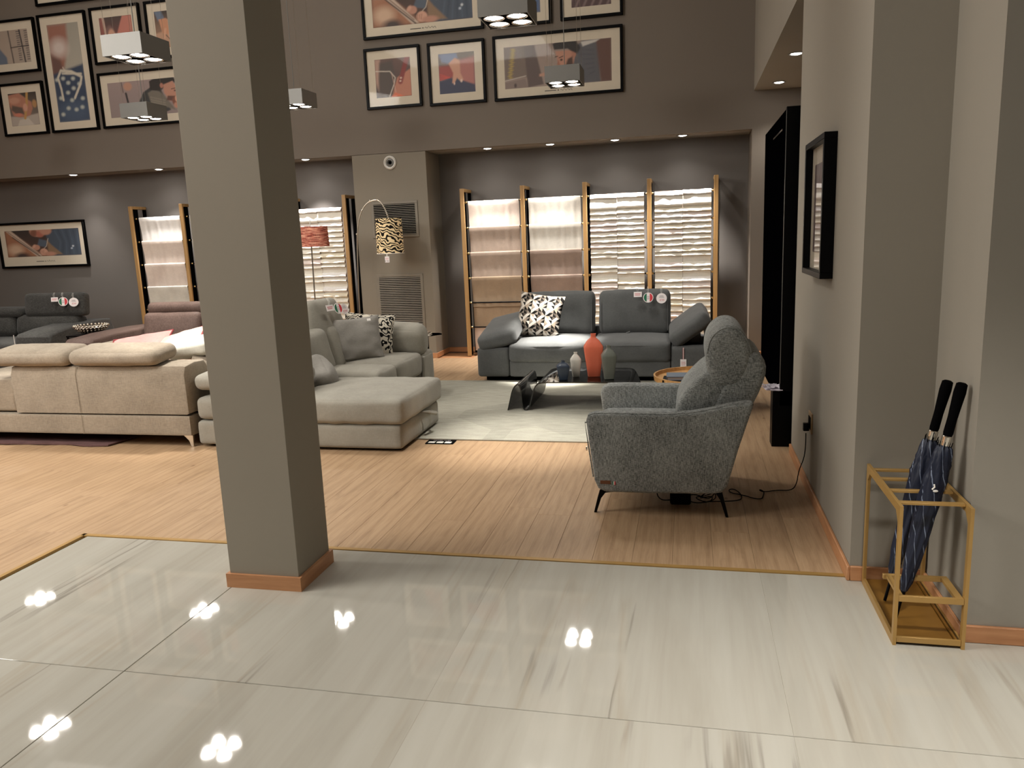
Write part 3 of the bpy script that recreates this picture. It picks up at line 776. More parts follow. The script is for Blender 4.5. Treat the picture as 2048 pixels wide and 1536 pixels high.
def fab2(name, col, d=.12):
    c = tuple(min(255, int(x*(1+d))) for x in col); return fabric(name, tuple(int(x*(1-d)) for x in col), c, 190, .55, .25, True, .1, .95)
SH = {k: fab2('sheer_'+k, c, .06) for k, c in dict(blush=(222, 204, 192), tan=(170, 152, 138), taupe=(150, 132, 120), sand=(156, 136, 114), ivory=(226, 222, 212), pearl=(206, 200, 190), white=(236, 232, 226), rosy=(190, 170, 156)).items()}
def sheet(x0, x1, y, zt, zb, m, label, group, seed=0, roll=.017, over=True, rp=.0018):
    """one length of cloth hung over a rod with a soft rolled top and slight ripples"""
    bm = bmesh.new(); nx = 36; prof = []
    if over:
        for a in range(170, -20, -20): prof.append((y-roll*math.cos(R(a)), zt+roll*math.sin(R(a))))
        prof = [(y+roll, zt-.10)] + prof[::1]
        prof = [(p[0], p[1]) for p in prof]
        # back to front: ends on the front side of the rod
        prof = [(y+roll, zt-.08)] + [(y+roll*math.cos(R(a)), zt+roll*math.sin(R(a))) for a in range(0, 181, 22)]
    else: prof = [(y, zt)]
    nz = 8; yf = prof[-1][0]
    for k in range(1, nz+1):
        s = k/nz; prof.append((yf+ (.028 if over else 0)*min(1, s*2.2), prof[0][1]*0+zt+(zb-zt)*s))
    rows = []
    L = len(prof)
    for j, (py, pz) in enumerate(prof):
        dz = zt-pz; row = []
        for i in range(nx+1):
            u = i/nx; x = x0+(x1-x0)*u
            amp = rp*min(1, max(0, dz)*8); rip = amp*(math.sin(u*38+seed)+.6*math.sin(u*61+seed*2+pz*4))
            wave = .004*noise.noise(Vector((u*5, seed, j*.3))) if j > L-3 else 0
            row.append(bm.verts.new((x+.003*noise.noise(Vector((pz*6, seed, 0))), py+rip, pz+wave)))
        rows.append(row)
    for a, b in zip(rows, rows[1:]):
        for i in range(nx): bm.faces.new((a[i], a[i+1], b[i+1], b[i]))
    o = part('fabric_sheet', bm, m, None)
    return tag(o, label, 'fabric', group)
ORD = ['top', 'second', 'third', 'fourth', 'fifth', 'lowest']
zs = [2.01, 1.682, 1.355, 1.030, .707, .38]
cols1 = ['blush', 'tan', 'tan', 'sand', 'sand', 'rosy']; cols2 = ['pearl', 'pearl', 'taupe', 'taupe', 'sand', 'rosy']; colsL = ['white', 'blush', 'blush', 'pearl', 'tan', 'sand']
def bay(x0, x1, y0, cols, where, grp, mode=(1, 1, 1, 1, 0, 0), seed=0):
    for k in range(6):
        zb = zs[k+1]-.0 if k < 5 else .06
        if mode[k]: sheet(x0, x1, y0+.075, zs[k], zb-.06 if k < 5 else .06, SH[cols[k]], '%s cloth length in the %s' % (ORD[k], where), grp, seed+k, .0165)
        else: sheet(x0, x1, y0+.105, zs[k], zb if k < 5 else .06, SH[cols[k]], '%s cloth length in the %s' % (ORD[k], where), grp, seed+k, over=False)
bay(-2.80, -2.122, 9.955, cols1, 'first bay of the right rack', 'cloth lengths in the first bay')
bay(-2.00, -1.325, 9.955, cols2, 'second bay of the right rack', 'cloth lengths in the second bay', (1, 1, 1, 1, 1, 1), 10)
bay(-7.66, -7.0, 9.87, colsL, 'first bay of the left rack', 'cloth lengths in the left rack', (1, 1, 1, 1, 1, 1), 20)
bay(-6.84, -6.18, 9.87, cols2, 'second bay of the left rack behind the column', 'cloth lengths behind the column', (1, 1, 1, 1, 1, 1), 30)
# folded swatches: four fold shapes, shared
FM = [fab2('swatch_'+n, c, .05) for n, c in (('cream', (232, 226, 212)), ('white', (238, 234, 230)), ('blush', (228, 214, 206)), ('straw', (226, 216, 194)), ('greige', (176, 162, 146)), ('clay', (160, 138, 122)))]
def fold_mesh(seed, w, h, hang):
    """a bulging fold on top of a flat hanging flap"""
    bm = bmesh.new(); nx = 14; rows = []
    prof = [(.016, 0), (.006, -.02), (-.004, -.20), (-.015, -.48), (-.025, -.78), (-.023, -.96), (-.006, -1.06), (.012, -1.08)]
    for j, (py, pz) in enumerate(prof):
        row = []
        for i in range(nx+1):
            u = i/nx; x = (u-.5)*w
            wv = noise.noise(Vector((u*3.2, seed*5.3, 0)))*.5+noise.noise(Vector((u*8, seed*9.3, 1)))*.2
            z = pz*h + wv*(.014 if j < 3 else .010)
            y = py*(1+.5*noise.noise(Vector((u*4, seed*3+j*.2, 4))))
            row.append(bm.verts.new((x, y, z)))
        rows.append(row)
    if hang:
        row = []
        for i in range(nx+1): row.append(bm.verts.new(((i/nx-.5)*w, .014, -h-hang)))
        rows.append(row)
    for a, b in zip(rows, rows[1:]):
        for i in range(nx): bm.faces.new((a[i], a[i+1], b[i+1], b[i]))
    me = bpy.data.meshes.new('fold'); bm.to_mesh(me); bm.free(); me.shade_smooth(); me.set_sharp_from_angle(angle=R(60)); return me
ORDN = ['topmost', 'second', 'third', 'fourth', 'fifth', 'sixth', 'seventh', 'eighth', 'ninth', 'tenth', 'eleventh', 'twelfth', 'thirteenth', 'fourteenth', 'fifteenth', 'sixteenth', 'seventeenth', 'eighteenth', 'nineteenth', 'twentieth', 'twenty-first', 'twenty-second', 'twenty-third', 'twenty-fourth', 'twenty-fifth', 'twenty-sixth', 'twenty-seventh', 'twenty-eighth']
fold_cache = {}
def folds(xc, w, y, ztop, spec, label, group, seed):
    rs = random.Random(seed); z = ztop; nn = 0
    for (h, gap, mi) in spec:
        v = rs.randrange(5); key = (v, round(w, 3), h, gap, mi)
        if key not in fold_cache:
            me = fold_mesh(v*1.7+h*10, w, h, gap+.03); me.materials.append(FM[mi]); fold_cache[key] = me
        o = bpy.data.objects.new('folded_swatch', fold_cache[key]); COL.objects.link(o)
        o.location = (xc, y, z+rs.uniform(-.003, .003)); nn += 1; tag(o, '%s folded swatch down the %s' % (ORDN[nn-1], label), 'fabric', group)
        z -= h+gap
def spec(seed, n=24):
    rs = random.Random(seed); out = [(.052, .006, 1), (.125, .014, 0)]
    for k in range(n):
        mi = rs.choice([0, 0, 1, 2, 3, 0])
        out.append((.056+rs.uniform(-.004, .004), .012 if k < 6 else rs.choice((.016, .022)), mi))
        if k in (8, 10): out[-1] = (.036, .075, 0)
    return out
def cut(sp, total):
    o = []; s = 0
    for a in sp:
        if s+a[0]+a[1] > total: break
        o.append(a); s += a[0]+a[1]
    return o
RY = 9.955+.045
for (xa, xb, sd, w1, w2) in ((-1.205, -.535, 1, 'third rack bay', 'swatches in the third bay'), (-.405, .272, 5, 'fourth rack bay', 'swatches in the fourth bay')):
    hw = (xb-xa)/2-.002
    sheet(xa, xb, RY+.019, 2.03, .10, SH['taupe'], 'long taupe backing cloth behind the folded swatches in the ' + w1, 'backing cloths', sd, over=False, rp=0)
    folds(xa+hw/2, hw, RY, 2.026, cut(spec(sd), 1.9), 'left column of the ' + w1, w2+', left column', sd)
    folds(xb-hw/2, hw, RY, 2.030, cut(spec(sd+1), 1.9), 'right column of the ' + w1, w2+', right column', sd+1)
xa, xb = -5.23, -4.53
RL = 9.87+.045; hw = (xb-xa)/2-.002
sheet(xa, xb, RL+.019, 2.03, .10, SH['rosy'], 'long backing cloth behind the folded swatches of the left rack', 'backing cloths', 3, over=False, rp=0)
folds(xa+hw/2, hw, RL, 2.026, cut(spec(12), 1.9), 'left column behind the red lamp', 'swatches behind the red lamp, left column', 12)
folds(xb-hw/2, hw, RL, 2.030, cut(spec(13), 1.9), 'right column beside the red lamp', 'swatches behind the red lamp, right column', 13)

# ------------------------------------------------------------------ rugs and floor sign
def mat_rug(name, c1, c2, patches):
    t = NT(name); v = t.coord(); n = t.noise(v, 320, 2); n2 = t.noise(t.coord(scale=(1, 4, 1)), 7, 3)
    c = t.ramp(n, [(.3, srgb(c1)), (.7, srgb(c2))])
    c = t.mix(.3, c, t.ramp(n2, [(.3, tuple(x*.75 for x in srgb(c1))), (.7, tuple(min(1, x*1.15) for x in srgb(c2)))]))
    if patches:
        vo = t.n('ShaderNodeTexVoronoi', distance='MANHATTAN'); vo.inputs['Scale'].default_value = 1.15; vo.inputs['Randomness'].default_value = .8
        t.l(v, vo.inputs['Vector'])
        sp = t.n('ShaderNodeSeparateColor'); t.l(vo.outputs['Color'], sp.inputs[0])
        c = t.mix(.14, c, t.ramp(sp.outputs[0], [(.3, srgb((118, 116, 108))), (.6, srgb((190, 186, 172)))]))
    t.set(c, .95, 0, .1); t.bump(n, .5, .003); return t.m
bm = box(bmesh.new(), -3.6, .2, 5.66, 8.14, 0, .011, .004, 2)
tag(part('area_rug', bm, mat_rug('grey_rug', (142, 140, 128), (176, 173, 160), True)), 'flat grey patchwork rug under the smoked glass table', 'rug')
bm = bmesh.new(); nx = 60; rows = []
for j in range(9):
    y = 5.25+.35*j
    rows.append([bm.verts.new((-9.2+4.6*i/nx+(.06*math.sin(j) if i == nx else 0), y+(.025*math.sin(i*.9)*math.sin(i*.31) if j == 0 else 0), .012+.006*abs(math.sin(i*.7))*(1 if j == 0 else .2))) for i in range(nx+1)])
for a, b in zip(rows, rows[1:]):
    for i in range(nx): bm.faces.new((a[i], a[i+1], b[i+1], b[i]))
g = bmesh.ops.extrude_face_region(bm, geom=bm.faces[:]); bmesh.ops.translate(bm, verts=[v for v in g['geom'] if isinstance(v, bmesh.types.BMVert)], vec=(0, 0, -.010))
tag(part('area_rug', bm, mat_rug('plum_rug', (84, 62, 62), (120, 92, 90), False)), 'wavy-edged plum rug under the beige sofa', 'rug')
t = thing('floor_sign', 'small black price sign lying on the oak floor at the grey rug edge', 'sign', (-1.873, 5.592, .0005), R(1))
part('board', box(bmesh.new(), -.112, .112, -.056, .056, 0, .006, .001, 1), M['blackmat'], t, local=True)
for k, x in enumerate((-.066, .0, .066)):
    part('price_card', box(bmesh.new(), x-.026, x+.026, -.046, -.006, .006, .008, 0), M['white'], t, local=True)
part('heading', text_bm('CARPET RUGS', .022, Matrix.Translation((0, .036, .0068))), M['tag_grey'], t, local=True, flat=True)
part('price_print', text_bm('€ 99     € 99     € 99', .015, Matrix.Translation((0, .006, .0068))), M['tag_grey'], t, local=True, flat=True)

# ------------------------------------------------------------------ tags
def mk_rect_tag(x, y, z, label, w=.088, h=.058, ry=0, rz=0, rx=-12):
    t = thing('price_tag', label, 'tag', (x, y, z), R(rz), 'hang tags on sofas')
    T = Matrix.Rotation(R(rx), 4, 'X') @ Matrix.Rotation(R(ry), 4, 'Y')
    bm = box(bmesh.new(), -w/2, w/2, -.001, .001, -h, 0); bm.transform(T); part('card', bm, M['tag_white'], t, local=True)
    bm = B((-w*.36, w*.36, -.002, -.001, -h*.42, -h*.30), (-w*.36, w*.3, -.002, -.001, -h*.68, -h*.56)); bm.transform(T); part('print', bm, M['tag_pink'], t, local=True)
    bm = tube(bmesh.new(), [(-.008, 0, -.004), (-.012, -.006, .03), (-.006, .02, .062), (.004, .02, .062), (.004, -.006, .03), (.002, 0, -.004)], .0016, 5)
    part('string', bm, M['plastic_white'], t, local=True); return t
def mk_round_tag(x, y, z, label, flag=False, r=.054, rz=0, rx=-12, txt='€99'):
    t = thing('round_tag', label, 'tag', (x, y, z), R(rz), 'hang tags on sofas')
    T = Matrix.Rotation(R(rx), 4, 'X') @ Matrix.Rotation(PI/2, 4, 'X')
    bm = disc(bmesh.new(), r, T @ Matrix.Translation((0, -r, 0)), .002, 32); part('card', bm, M['tag_white'], t, local=True)
    rf = r*.88
    if flag:
        def seg(x0, x1):
            pts = []; n = 8
            for i in range(n+1): xx = x0+(x1-x0)*i/n; pts.append((xx, -r+math.sqrt(max(0, rf*rf-xx*xx))))
            for i in range(n, -1, -1): xx = x0+(x1-x0)*i/n; pts.append((xx, -r-math.sqrt(max(0, rf*rf-xx*xx))))
            bm = bmesh.new(); bm.faces.new([bm.verts.new((p[0], p[1], .0016)) for p in pts]); bmesh.ops.remove_doubles(bm, verts=bm.verts, dist=1e-5); bm.transform(T); return bm
        part('green_band', seg(-rf, -rf/3), M['tag_green'], t, local=True, flat=True); part('red_band', seg(rf/3, rf), M['tag_red'], t, local=True, flat=True)
        bm = bmesh.new()
        for k in range(3): box(bm, -.013, .013, -r-.018+.014*k, -r-.012+.014*k, .0012, .0018)
        bm.transform(T); part('print', bm, M['tag_grey'], t, local=True)
    else:
        bm = bmesh.new()
        for k in range(3): box(bm, -.028+.004*k, .028-.004*k, -r+.006+.010*k, -r+.011+.010*k, .0012, .0018)
        bm.transform(T); part('print', bm, M['tag_grey'], t, local=True)
        part('price', text_bm(txt, .032, T @ Matrix.Translation((.004, -r-.022, .0012))), M['tag_pink'], t, local=True, flat=True)
    bm = tube(bmesh.new(), [(-.004, 0, -.006), (-.012, -.006, .03), (-.01, .02, .062), (.0, .02, .062), (.002, -.006, .03), (.002, 0, -.006)], .0016, 5)
    part('string', bm, M['plastic_white'], t, local=True); return t
def mk_long_tag(x, y, z, label, strap=.10, w=.062, h=.11, rz=0, red=True):
    t = thing('long_tag', label, 'tag', (x, y, z), R(rz), 'long hang tags')
    part('ribbon', B((-.006, .006, -.001, .001, -.002, strap)), M['tag_pink'] if red else M['plastic_white'], t, local=True)
    if red: part('ribbon_core', B((-.002, .0035, -.0016, -.001, 0, strap)), M['plastic_white'], t, local=True)
    part('card', box(bmesh.new(), -w/2, w/2, -.001, .001, -h, 0), M['tag_white'], t, local=True)
    part('print', B((-w*.34, w*.3, -.0016, -.001, -h*.3, -h*.26), (-w*.34, w*.34, -.0016, -.001, -h*.42, -h*.38), (-w*.3, w*.3, -.0016, -.001, -h*.55, -h*.52)), M['tag_pink'], t, local=True)
    part('price', text_bm('€ 990', .022, Matrix.Translation((-.004, -.0014, -h+.016)) @ Matrix.Rotation(PI/2, 4, 'X')), M['ink'], t, local=True, flat=True); return t

def seam(pts, m, parent, r=.003, name='piping'):
    return part(name, tube(bmesh.new(), pts, r, 6), m, parent)

# ------------------------------------------------------------------ charcoal two-seat sofa by the racks
def dark_sofa():
    m = M['f_dark']
    t = thing('sofa', 'charcoal two-seat sofa with tilting armrests in front of the right racks', 'sofa', (-1.02, 8.6, 0))
    part('plinth', B((-2.16, .14, 8.16, 9.1, .011, .06)), M['blackmat'], t)
    part('base', SB(-1.885, -.175, 8.10, 9.15, .055, .235, .02, n=10), m, t)
    part('arm', SB(-2.245, -1.888, 8.10, 9.12, .055, .375, .035, (.012, .01, 0), n=10), m, t)
    part('arm', SB(-.172, .225, 8.10, 9.12, .055, .375, .035, (.012, .01, 0), n=10), m, t)
    part('back_panel', SB(-2.0, -.0, 9.05, 9.2, .055, .50, .03, n=8), m, t)
    for x0, x1, s in ((-1.885, -1.035, 1), (-1.025, -.175, 2)):
        c = part('seat_cushion', SB(x0, x1, 8.07, 8.98, .215, .42, .045, (0, .012, .028), n=14, wr=.004, seed=s), m, t)
        seam([(x0+.03, 8.075, .385), ((x0+x1)/2, 8.062, .392), (x1-.03, 8.075, .385)], m, c, .003)
    for x0, x1, s in ((-1.86, -1.04, 3), (-.99, -.19, 4)):
        c = part('back_cushion', soft((x1-x0, .20, .50), .07, (.0, .035, .01), n=14, wr=.006, seed=s, T=TR(((x0+x1)/2, 8.93, .655), -11)), m, t)
        zz = [(x0+.03, 8.78, .46), (x0+.03, 8.83, .70), (x0+.035, 8.89, .87)]
        seam(zz, m, c, .004); seam([(x1-.03-(p[0]-x0-.03), p[1], p[2]) for p in zz], m, c, .004)
    # left pad: lying, sloping up towards the back-right
    c = part('arm_pad', soft((.44, .88, .17), .06, (0, .01, .02), n=14, wr=.004, seed=5, T=TR((-2.035, 8.52, .515), 9, -13, 0)), m, t)
    # right pad: raised steeply, hinged at the inner edge
    part('arm_pad', soft((.46, .88, .165), .06, (0, .01, .02), n=14, wr=.004, seed=6, T=TR((.01, 8.55, .555), 3, -36, 0)), m, t)
    part('hinge_box', B((-.12, .14, 8.22, 9.0, .372, .40)), M['blackmat'], t)
    part('hinge_flap', soft((.05, .84, .24), .02, n=8, T=TR((.195, 8.56, .46), 0, -6, 0)), m, t)
    part('zip_pull', soft((.07, .03, .02), .008, n=4, T=TR((-.66, 8.70, .445), 0, -25, 10)), m, t)
    return t
dark_sofa()
mk_rect_tag(-.545, 8.775, .895, 'small rectangular white tag on the charcoal two-seat sofa back')
mk_round_tag(-.43, 8.77, .885, 'round green, white and red tag on the charcoal two-seat sofa back', True, r=.056)
mk_round_tag(-.285, 8.77, .875, 'round white price tag on the charcoal two-seat sofa back', False, r=.057)
mk_long_tag(-.045, 8.085, .245, 'long white price tag hanging from the right arm of the charcoal two-seat sofa', .12)

# geometric pillow
def geo_pillow():
    n = 12; w, h = .52, .50
    bm = pillow(w, h, .17, n, None, .005, 3)
    mats = [plain('pattern_'+k, c, .9, 0, .1) for k, c in (('ivory', (196, 188, 177)), ('black', (22, 21, 20)), ('grey', (128, 118, 108)), ('tan', (150, 136, 120)), ('taupe', (86, 77, 69)))]
    bm.faces.ensure_lookup_table(); uv = bm.loops.layers.uv.active
    info = []
    for f in list(bm.faces):
        us = [l[uv].uv.copy() for l in f.loops]; cu = sum(u.x for u in us)/4; cv = sum(u.y for u in us)/4
        info.append((f, int(cu*n), int(cv*n)))
    for f, i, j in info:
        vs = list(f.verts); us = [l[uv].uv.copy() for l in f.loops]
        bm.faces.remove(f)
        i2, j2 = i % 4, j % 4
        # corner order by uv: 0 = low/low, 1 = high/low, 2 = high/high, 3 = low/high
        cx, cy = sum(u.x for u in us)/4, sum(u.y for u in us)/4
        cor = {}
        for v, u in zip(vs, us): cor[(u.x > cx, u.y > cy)] = v
        A, B_, C_, D = cor[(False, False)], cor[(True, False)], cor[(True, True)], cor[(False, True)]
        rev = [v for v in vs]; k0 = rev.index(A); ccw = rev[(k0+1) % 4] is B_
        fl, fb = i2 < 2, j2 < 2
        # triangles: inner one points to the unit centre, outer one away from it
        if fl and fb: inner, outer = (B_, C_, D), (A, B_, D)
        elif fl and not fb: inner, outer = (A, B_, C_), (A, C_, D)
        elif not fl and fb: inner, outer = (A, C_, D), (A, B_, C_)
        else: inner, outer = (A, B_, D), (B_, C_, D)
        core = i2 in (1, 2) and j2 in (1, 2)
        if core: ci, co = ((1, 0), (4, 0), (2, 1), (1, 4))[(i2 == 2)+2*(j2 == 2)]
        elif i2 in (0, 3) and j2 in (0, 3): ci, co = ((0, 3), (2, 1), (0, 2), (1, 0))[(i2 == 3)+2*(j2 == 3)]
        elif j2 in (0, 3): ci, co = ((1, 0), (0, 3), (2, 0), (1, 3))[(i2 == 2)+2*(j2 == 3)]
        else: ci, co = ((3, 0), (0, 1), (1, 0), (2, 1))[(i2 == 3)+2*(j2 == 2)]
        for tri, mi in ((inner, ci), (outer, co)):
            try: nf = bm.faces.new(tri if ccw else tri[::-1]); nf.material_index = mi
            except ValueError: pass
    bm.transform(TR((-1.63, 8.60, .665), -14, 8, -6))
    o = part('throw_pillow', bm, mats, None, ang=80); return tag(o, 'throw pillow with black, grey and cream triangle pattern on the charcoal sofa', 'pillow')
geo_pillow()

# ------------------------------------------------------------------ light grey sectional with chaise
def sectional():
    m = M['f_mid']
    t = thing('sectional_sofa', 'light grey sectional sofa with a chaise, standing behind the column', 'sofa', (-3.0, 6.4, 0))
    part('plinth', B((-3.7, -2.12, 5.36, 6.12, .0, .03), (-3.7, -2.75, 6.12, 7.5, 0, .03)), M['blackmat'], t)
    part('chaise_base', SB(-2.95, -2.075, 5.285, 6.19, .02, .212, .03, (.006, .006, 0), n=12), m, t)
    c = part('chaise_cushion', SB(-3.0, -2.045, 5.262, 6.22, .215, .405, .04, (.012, .012, .03), n=18, wr=.006, seed=2), m, t)
    part('pull_strap', tube(bmesh.new(), [(-2.06, 5.72, .212), (-2.01, 5.76, .20), (-1.995, 5.86, .17), (-2.06, 5.94, .175)], [.006, .018, .018, .006], 6), m, t)
    part('near_arm', SB(-3.80, -2.96, 5.30, 5.75, .02, .215, .035, n=10), m, t)
    part('near_arm', SB(-3.79, -2.92, 5.30, 5.75, .22, .405, .05, (.02, .01, .01), n=12), m, t)
    part('near_arm_pad', soft((.86, .42, .13), .055, (.01, .01, .01), n=12, T=TR((-3.37, 5.52, .53), 4, 0, 0)), m, t)
    part('seat_base', SB(-3.75, -2.66, 6.19, 7.62, .03, .22, .03, n=10), m, t)
    part('seat_cushion', SB(-3.25, -2.61, 6.22, 6.66, .225, .445, .05, (.015, 0, .02), n=12, wr=.004, seed=4), m, t)
    part('seat_cushion', SB(-3.25, -2.60, 6.665, 7.34, .225, .45, .05, (.015, 0, .025), n=12, wr=.004, seed=5), m, t)
    # backrest and raised headrests, faces +X
    part('back_frame', SB(-3.78, -3.52, 5.75, 7.60, .03, .56, .05, n=10), m, t)
    for y0, y1, s in ((5.62, 6.56, 6), (6.57, 7.32, 7)):
        part('back_cushion', soft((.24, y1-y0, .44), .08, (.035, .0, 0), n=14, wr=.005, seed=s, T=TR((-3.30, (y0+y1)/2, .58), 0, -14, 0)), m, t)
    part('headrest', soft((.15, .66, .40), .07, (.02, .0, .0), n=14, wr=.004, seed=8, T=TR((-3.40, 6.02, .86), 0, -17, 0)), m, t)
    h = part('headrest', soft((.15, .55, .40), .07, (.02, .0, .0), n=14, wr=.005, seed=9, T=TR((-3.36, 6.78, .85), 0, -17, 0)), m, t)
    # far arm
    part('far_arm', SB(-3.75, -2.60, 7.38, 7.70, .03, .44, .05, (.01, 0, 0), n=10), m, t)
    part('far_arm_pad', soft((1.04, .26, .32), .09, (.01, .02, .01), n=16, wr=.006, seed=11, T=TR((-3.11, 7.44, .585), 14, 3, 0)), m, t)
    part('side_pocket', SB(-2.62, -2.585, 7.34, 7.62, .06, .40, .012, n=6), m, t)
    return t
sectional()
bm = soft((.40, .16, .26), .06, (.0, .05, .0), n=12, wr=.004, seed=3, T=TR((-3.03, 5.98, .45), 24, 22, -50))
tag(part('throw_pillow', bm, M['f_pgrey']), 'grey cushion slumped at the back of the chaise, against the column edge', 'pillow')
bm = pillow(.50, .43, .17, 18, TR((-3.08, 6.84, .65), -16, -2, 33), .006, 1)
p = tag(part('throw_pillow', bm, M['f_pgrey']), 'plain stone-grey throw pillow leaning on the sectional in front of the damask one', 'pillow')
part('label_tab', obox(bmesh.new(), (-2.945, 6.865, .835), (.035, .003, .022), (R(-16), R(-2), R(33))), M['white'], p)
def mat_damask(name, c1, c2, sc=1., emis=0):
    t = NT(name); v = t.coord()
    wn = t.n('ShaderNodeTexWave', wave_type='RINGS', rings_direction='SPHERICAL'); wn.inputs['Scale'].default_value = 7*sc; wn.inputs['Distortion'].default_value = 13; wn.inputs['Detail'].default_value = 1.2; wn.inputs['Detail Scale'].default_value = 1.3
    t.l(v, wn.inputs['Vector'])
    n = t.noise(v, 34*sc, 1, .5, 2.2)
    ml = t.n('ShaderNodeMath', operation='MULTIPLY'); t.l(wn.outputs['Fac'], ml.inputs[0]); t.l(n, ml.inputs[1])
    c = t.ramp(ml.outputs[0], [(.20, srgb(c1)), (.235, srgb(c2))])
    t.set(c, .9, 0, .1)
    if emis: t.l(c, t.b.inputs['Emission Color']); t.b.inputs['Emission Strength'].default_value = emis
    return t.m
M['damask'] = mat_damask('damask_cloth', (22, 21, 22), (212, 204, 188), 1.7)
bm = pillow(.50, .42, .15, 18, TR((-3.08, 7.16, .66), -14, 6, 15), .005, 5)
tag(part('throw_pillow', bm, M['damask']), 'black and cream damask throw pillow at the far end of the light grey sectional', 'pillow')
# tags on the raised headrest (face +X)
mk_rect_tag(-3.20, 6.42+.16, 1.005, 'small rectangular white tag on the light grey sectional headrest', rz=70, rx=-17)
mk_round_tag(-3.19, 6.60+.12, 1.01, 'round green, white and red tag on the light grey sectional headrest', True, rz=70, rx=-17, r=.052)
mk_round_tag(-3.18, 6.80+.03, .99, 'round white price tag on the light grey sectional headrest', False, rz=70, rx=-17, r=.05)

# ------------------------------------------------------------------ beige sofa seen from behind
def beige_sofa():
    m = M['f_beige']
    t = thing('sofa', 'beige sofa seen from behind, left of the column', 'sofa', (-4.9, 6.0, 0))
    part('base_frame', SB(-6.9, -3.835, 5.275, 6.25, .095, .262, .015, n=8), m, t)
    pts = [(5.275, .272), (5.27, .59), (5.295, .655), (5.42, .675), (5.55, .67), (5.60, .60), (5.60, .272)]
    b = part('back_shell', prism(bmesh.new(), pts, 'x', -5.47, -3.835, .02, 2), m, t)
    part('back_shell', prism(bmesh.new(), [(-6.9, .272), (-6.9, .50), (-5.48, .56), (-5.48, .272)], 'y', 5.30, 5.55, .03, 3), m, t)
    part('arm', prism(bmesh.new(), smooth_poly([(-4.03, .27), (-4.03, .70), (-3.86, .66), (-3.835, .56), (-3.82, .27)], 1), 'y', 5.602, 6.25, .02, 3), m, t)
    seam([(-4.83, 5.268, .10), (-4.83, 5.268, .26)], M['f_beige'], t, .0015, 'seam'); seam([(-4.83, 5.267, .28), (-4.83, 5.266, .60), (-4.83, 5.285, .66)], m, t, .002, 'seam')
    part('seat_cushion', SB(-5.45, -4.04, 5.61, 6.30, .265, .45, .05, (0, 0, .02), n=12), m, t)
    part('seat_cushion', SB(-6.88, -5.49, 5.56, 6.9, .265, .44, .05, (0, 0, .02), n=12), m, t)
    for x0, x1, s in ((-5.62, -4.87, 1), (-4.86, -4.05, 2)):
        part('headrest', soft((x1-x0, .32, .13), .06, (.0, .015, .01), n=14, wr=.004, seed=s, T=TR(((x0+x1)/2, 5.385, .742), 7, 0, 0)), m, t)
    part('corner_headrest', soft((.62, .3, .10), .04, (0, 0, .01), n=10, T=TR((-5.42, 6.42, .655), 0, -9, 12)), m, t)
    part('corner_back', SB(-5.66, -5.04, 6.31, 6.55, .1, .61, .05, n=8), m, t)
    for x, y in ((-3.87, 5.33), (-6.8, 5.33), (-3.87, 6.18), (-5.1, 6.45)):
        bm = prism(bmesh.new(), [(x-.065, .095), (x+.02, .095), (x+.018, .0), (x-.004, .0), (x-.02, .05)], 'y', y-.02, y+.005, .002, 1)
        part('leg', bm, M['silver'], t)
    return t
beige_sofa()
def corded(w, h, T, cord_T, label, mat, cord):
    o = part('throw_pillow', pillow(w, h, .16, 16, T, .006, 2), mat); tag(o, label, 'pillow')
    pts = []
    for k in range(32):
        s = k/8; side = int(s); f = s-side
        a = [(-1, -1), (1, -1), (1, 1), (-1, 1), (-1, -1)]
        u = a[side][0]*(1-f)+a[side+1][0]*f; v = a[side][1]*(1-f)+a[side+1][1]*f
        pts.append(T @ Vector((u*w/2*(1-.07*(1-v*v)*u*u), 0, v*h/2*(1-.07*(1-u*u)*v*v))))
    part('cord_edge', tube(bmesh.new(), pts, .009, 6, closed=True), cord, o); return o
corded(.62, .48, TR((-4.90, 6.08, .635), -50, -8, 4), None, 'pink velvet pillow with a dark rose cord edge on the beige sofa', M['f_pink'], M['f_rose'])
corded(.52, .48, TR((-4.42, 6.0, .665), -48, -14, -6), None, 'pale peach pillow with a rose cord edge beside the pink velvet pillow', fabric('peach_velvet', (226, 180, 160), (240, 198, 178), 200, .4, .2, True, .4), M['f_rose'])
tag(part('throw_pillow', soft((.36, .34, .15), .06, (.01, .01, .02), n=12, wr=.006, seed=4, T=TR((-4.03, 5.72, .762), 6, -10, 0))), 'thick ivory cushion lying on the right arm of the beige sofa', 'pillow') if False else None
tag(part('throw_pillow', soft((.40, .36, .13), .05, (.01, .01, .02), n=12, wr=.006, seed=4, T=TR((-4.06, 5.80, .745), 6, -8, 0)), M['f_ivory']), 'thick ivory cushion lying on the right arm of the beige sofa', 'pillow')

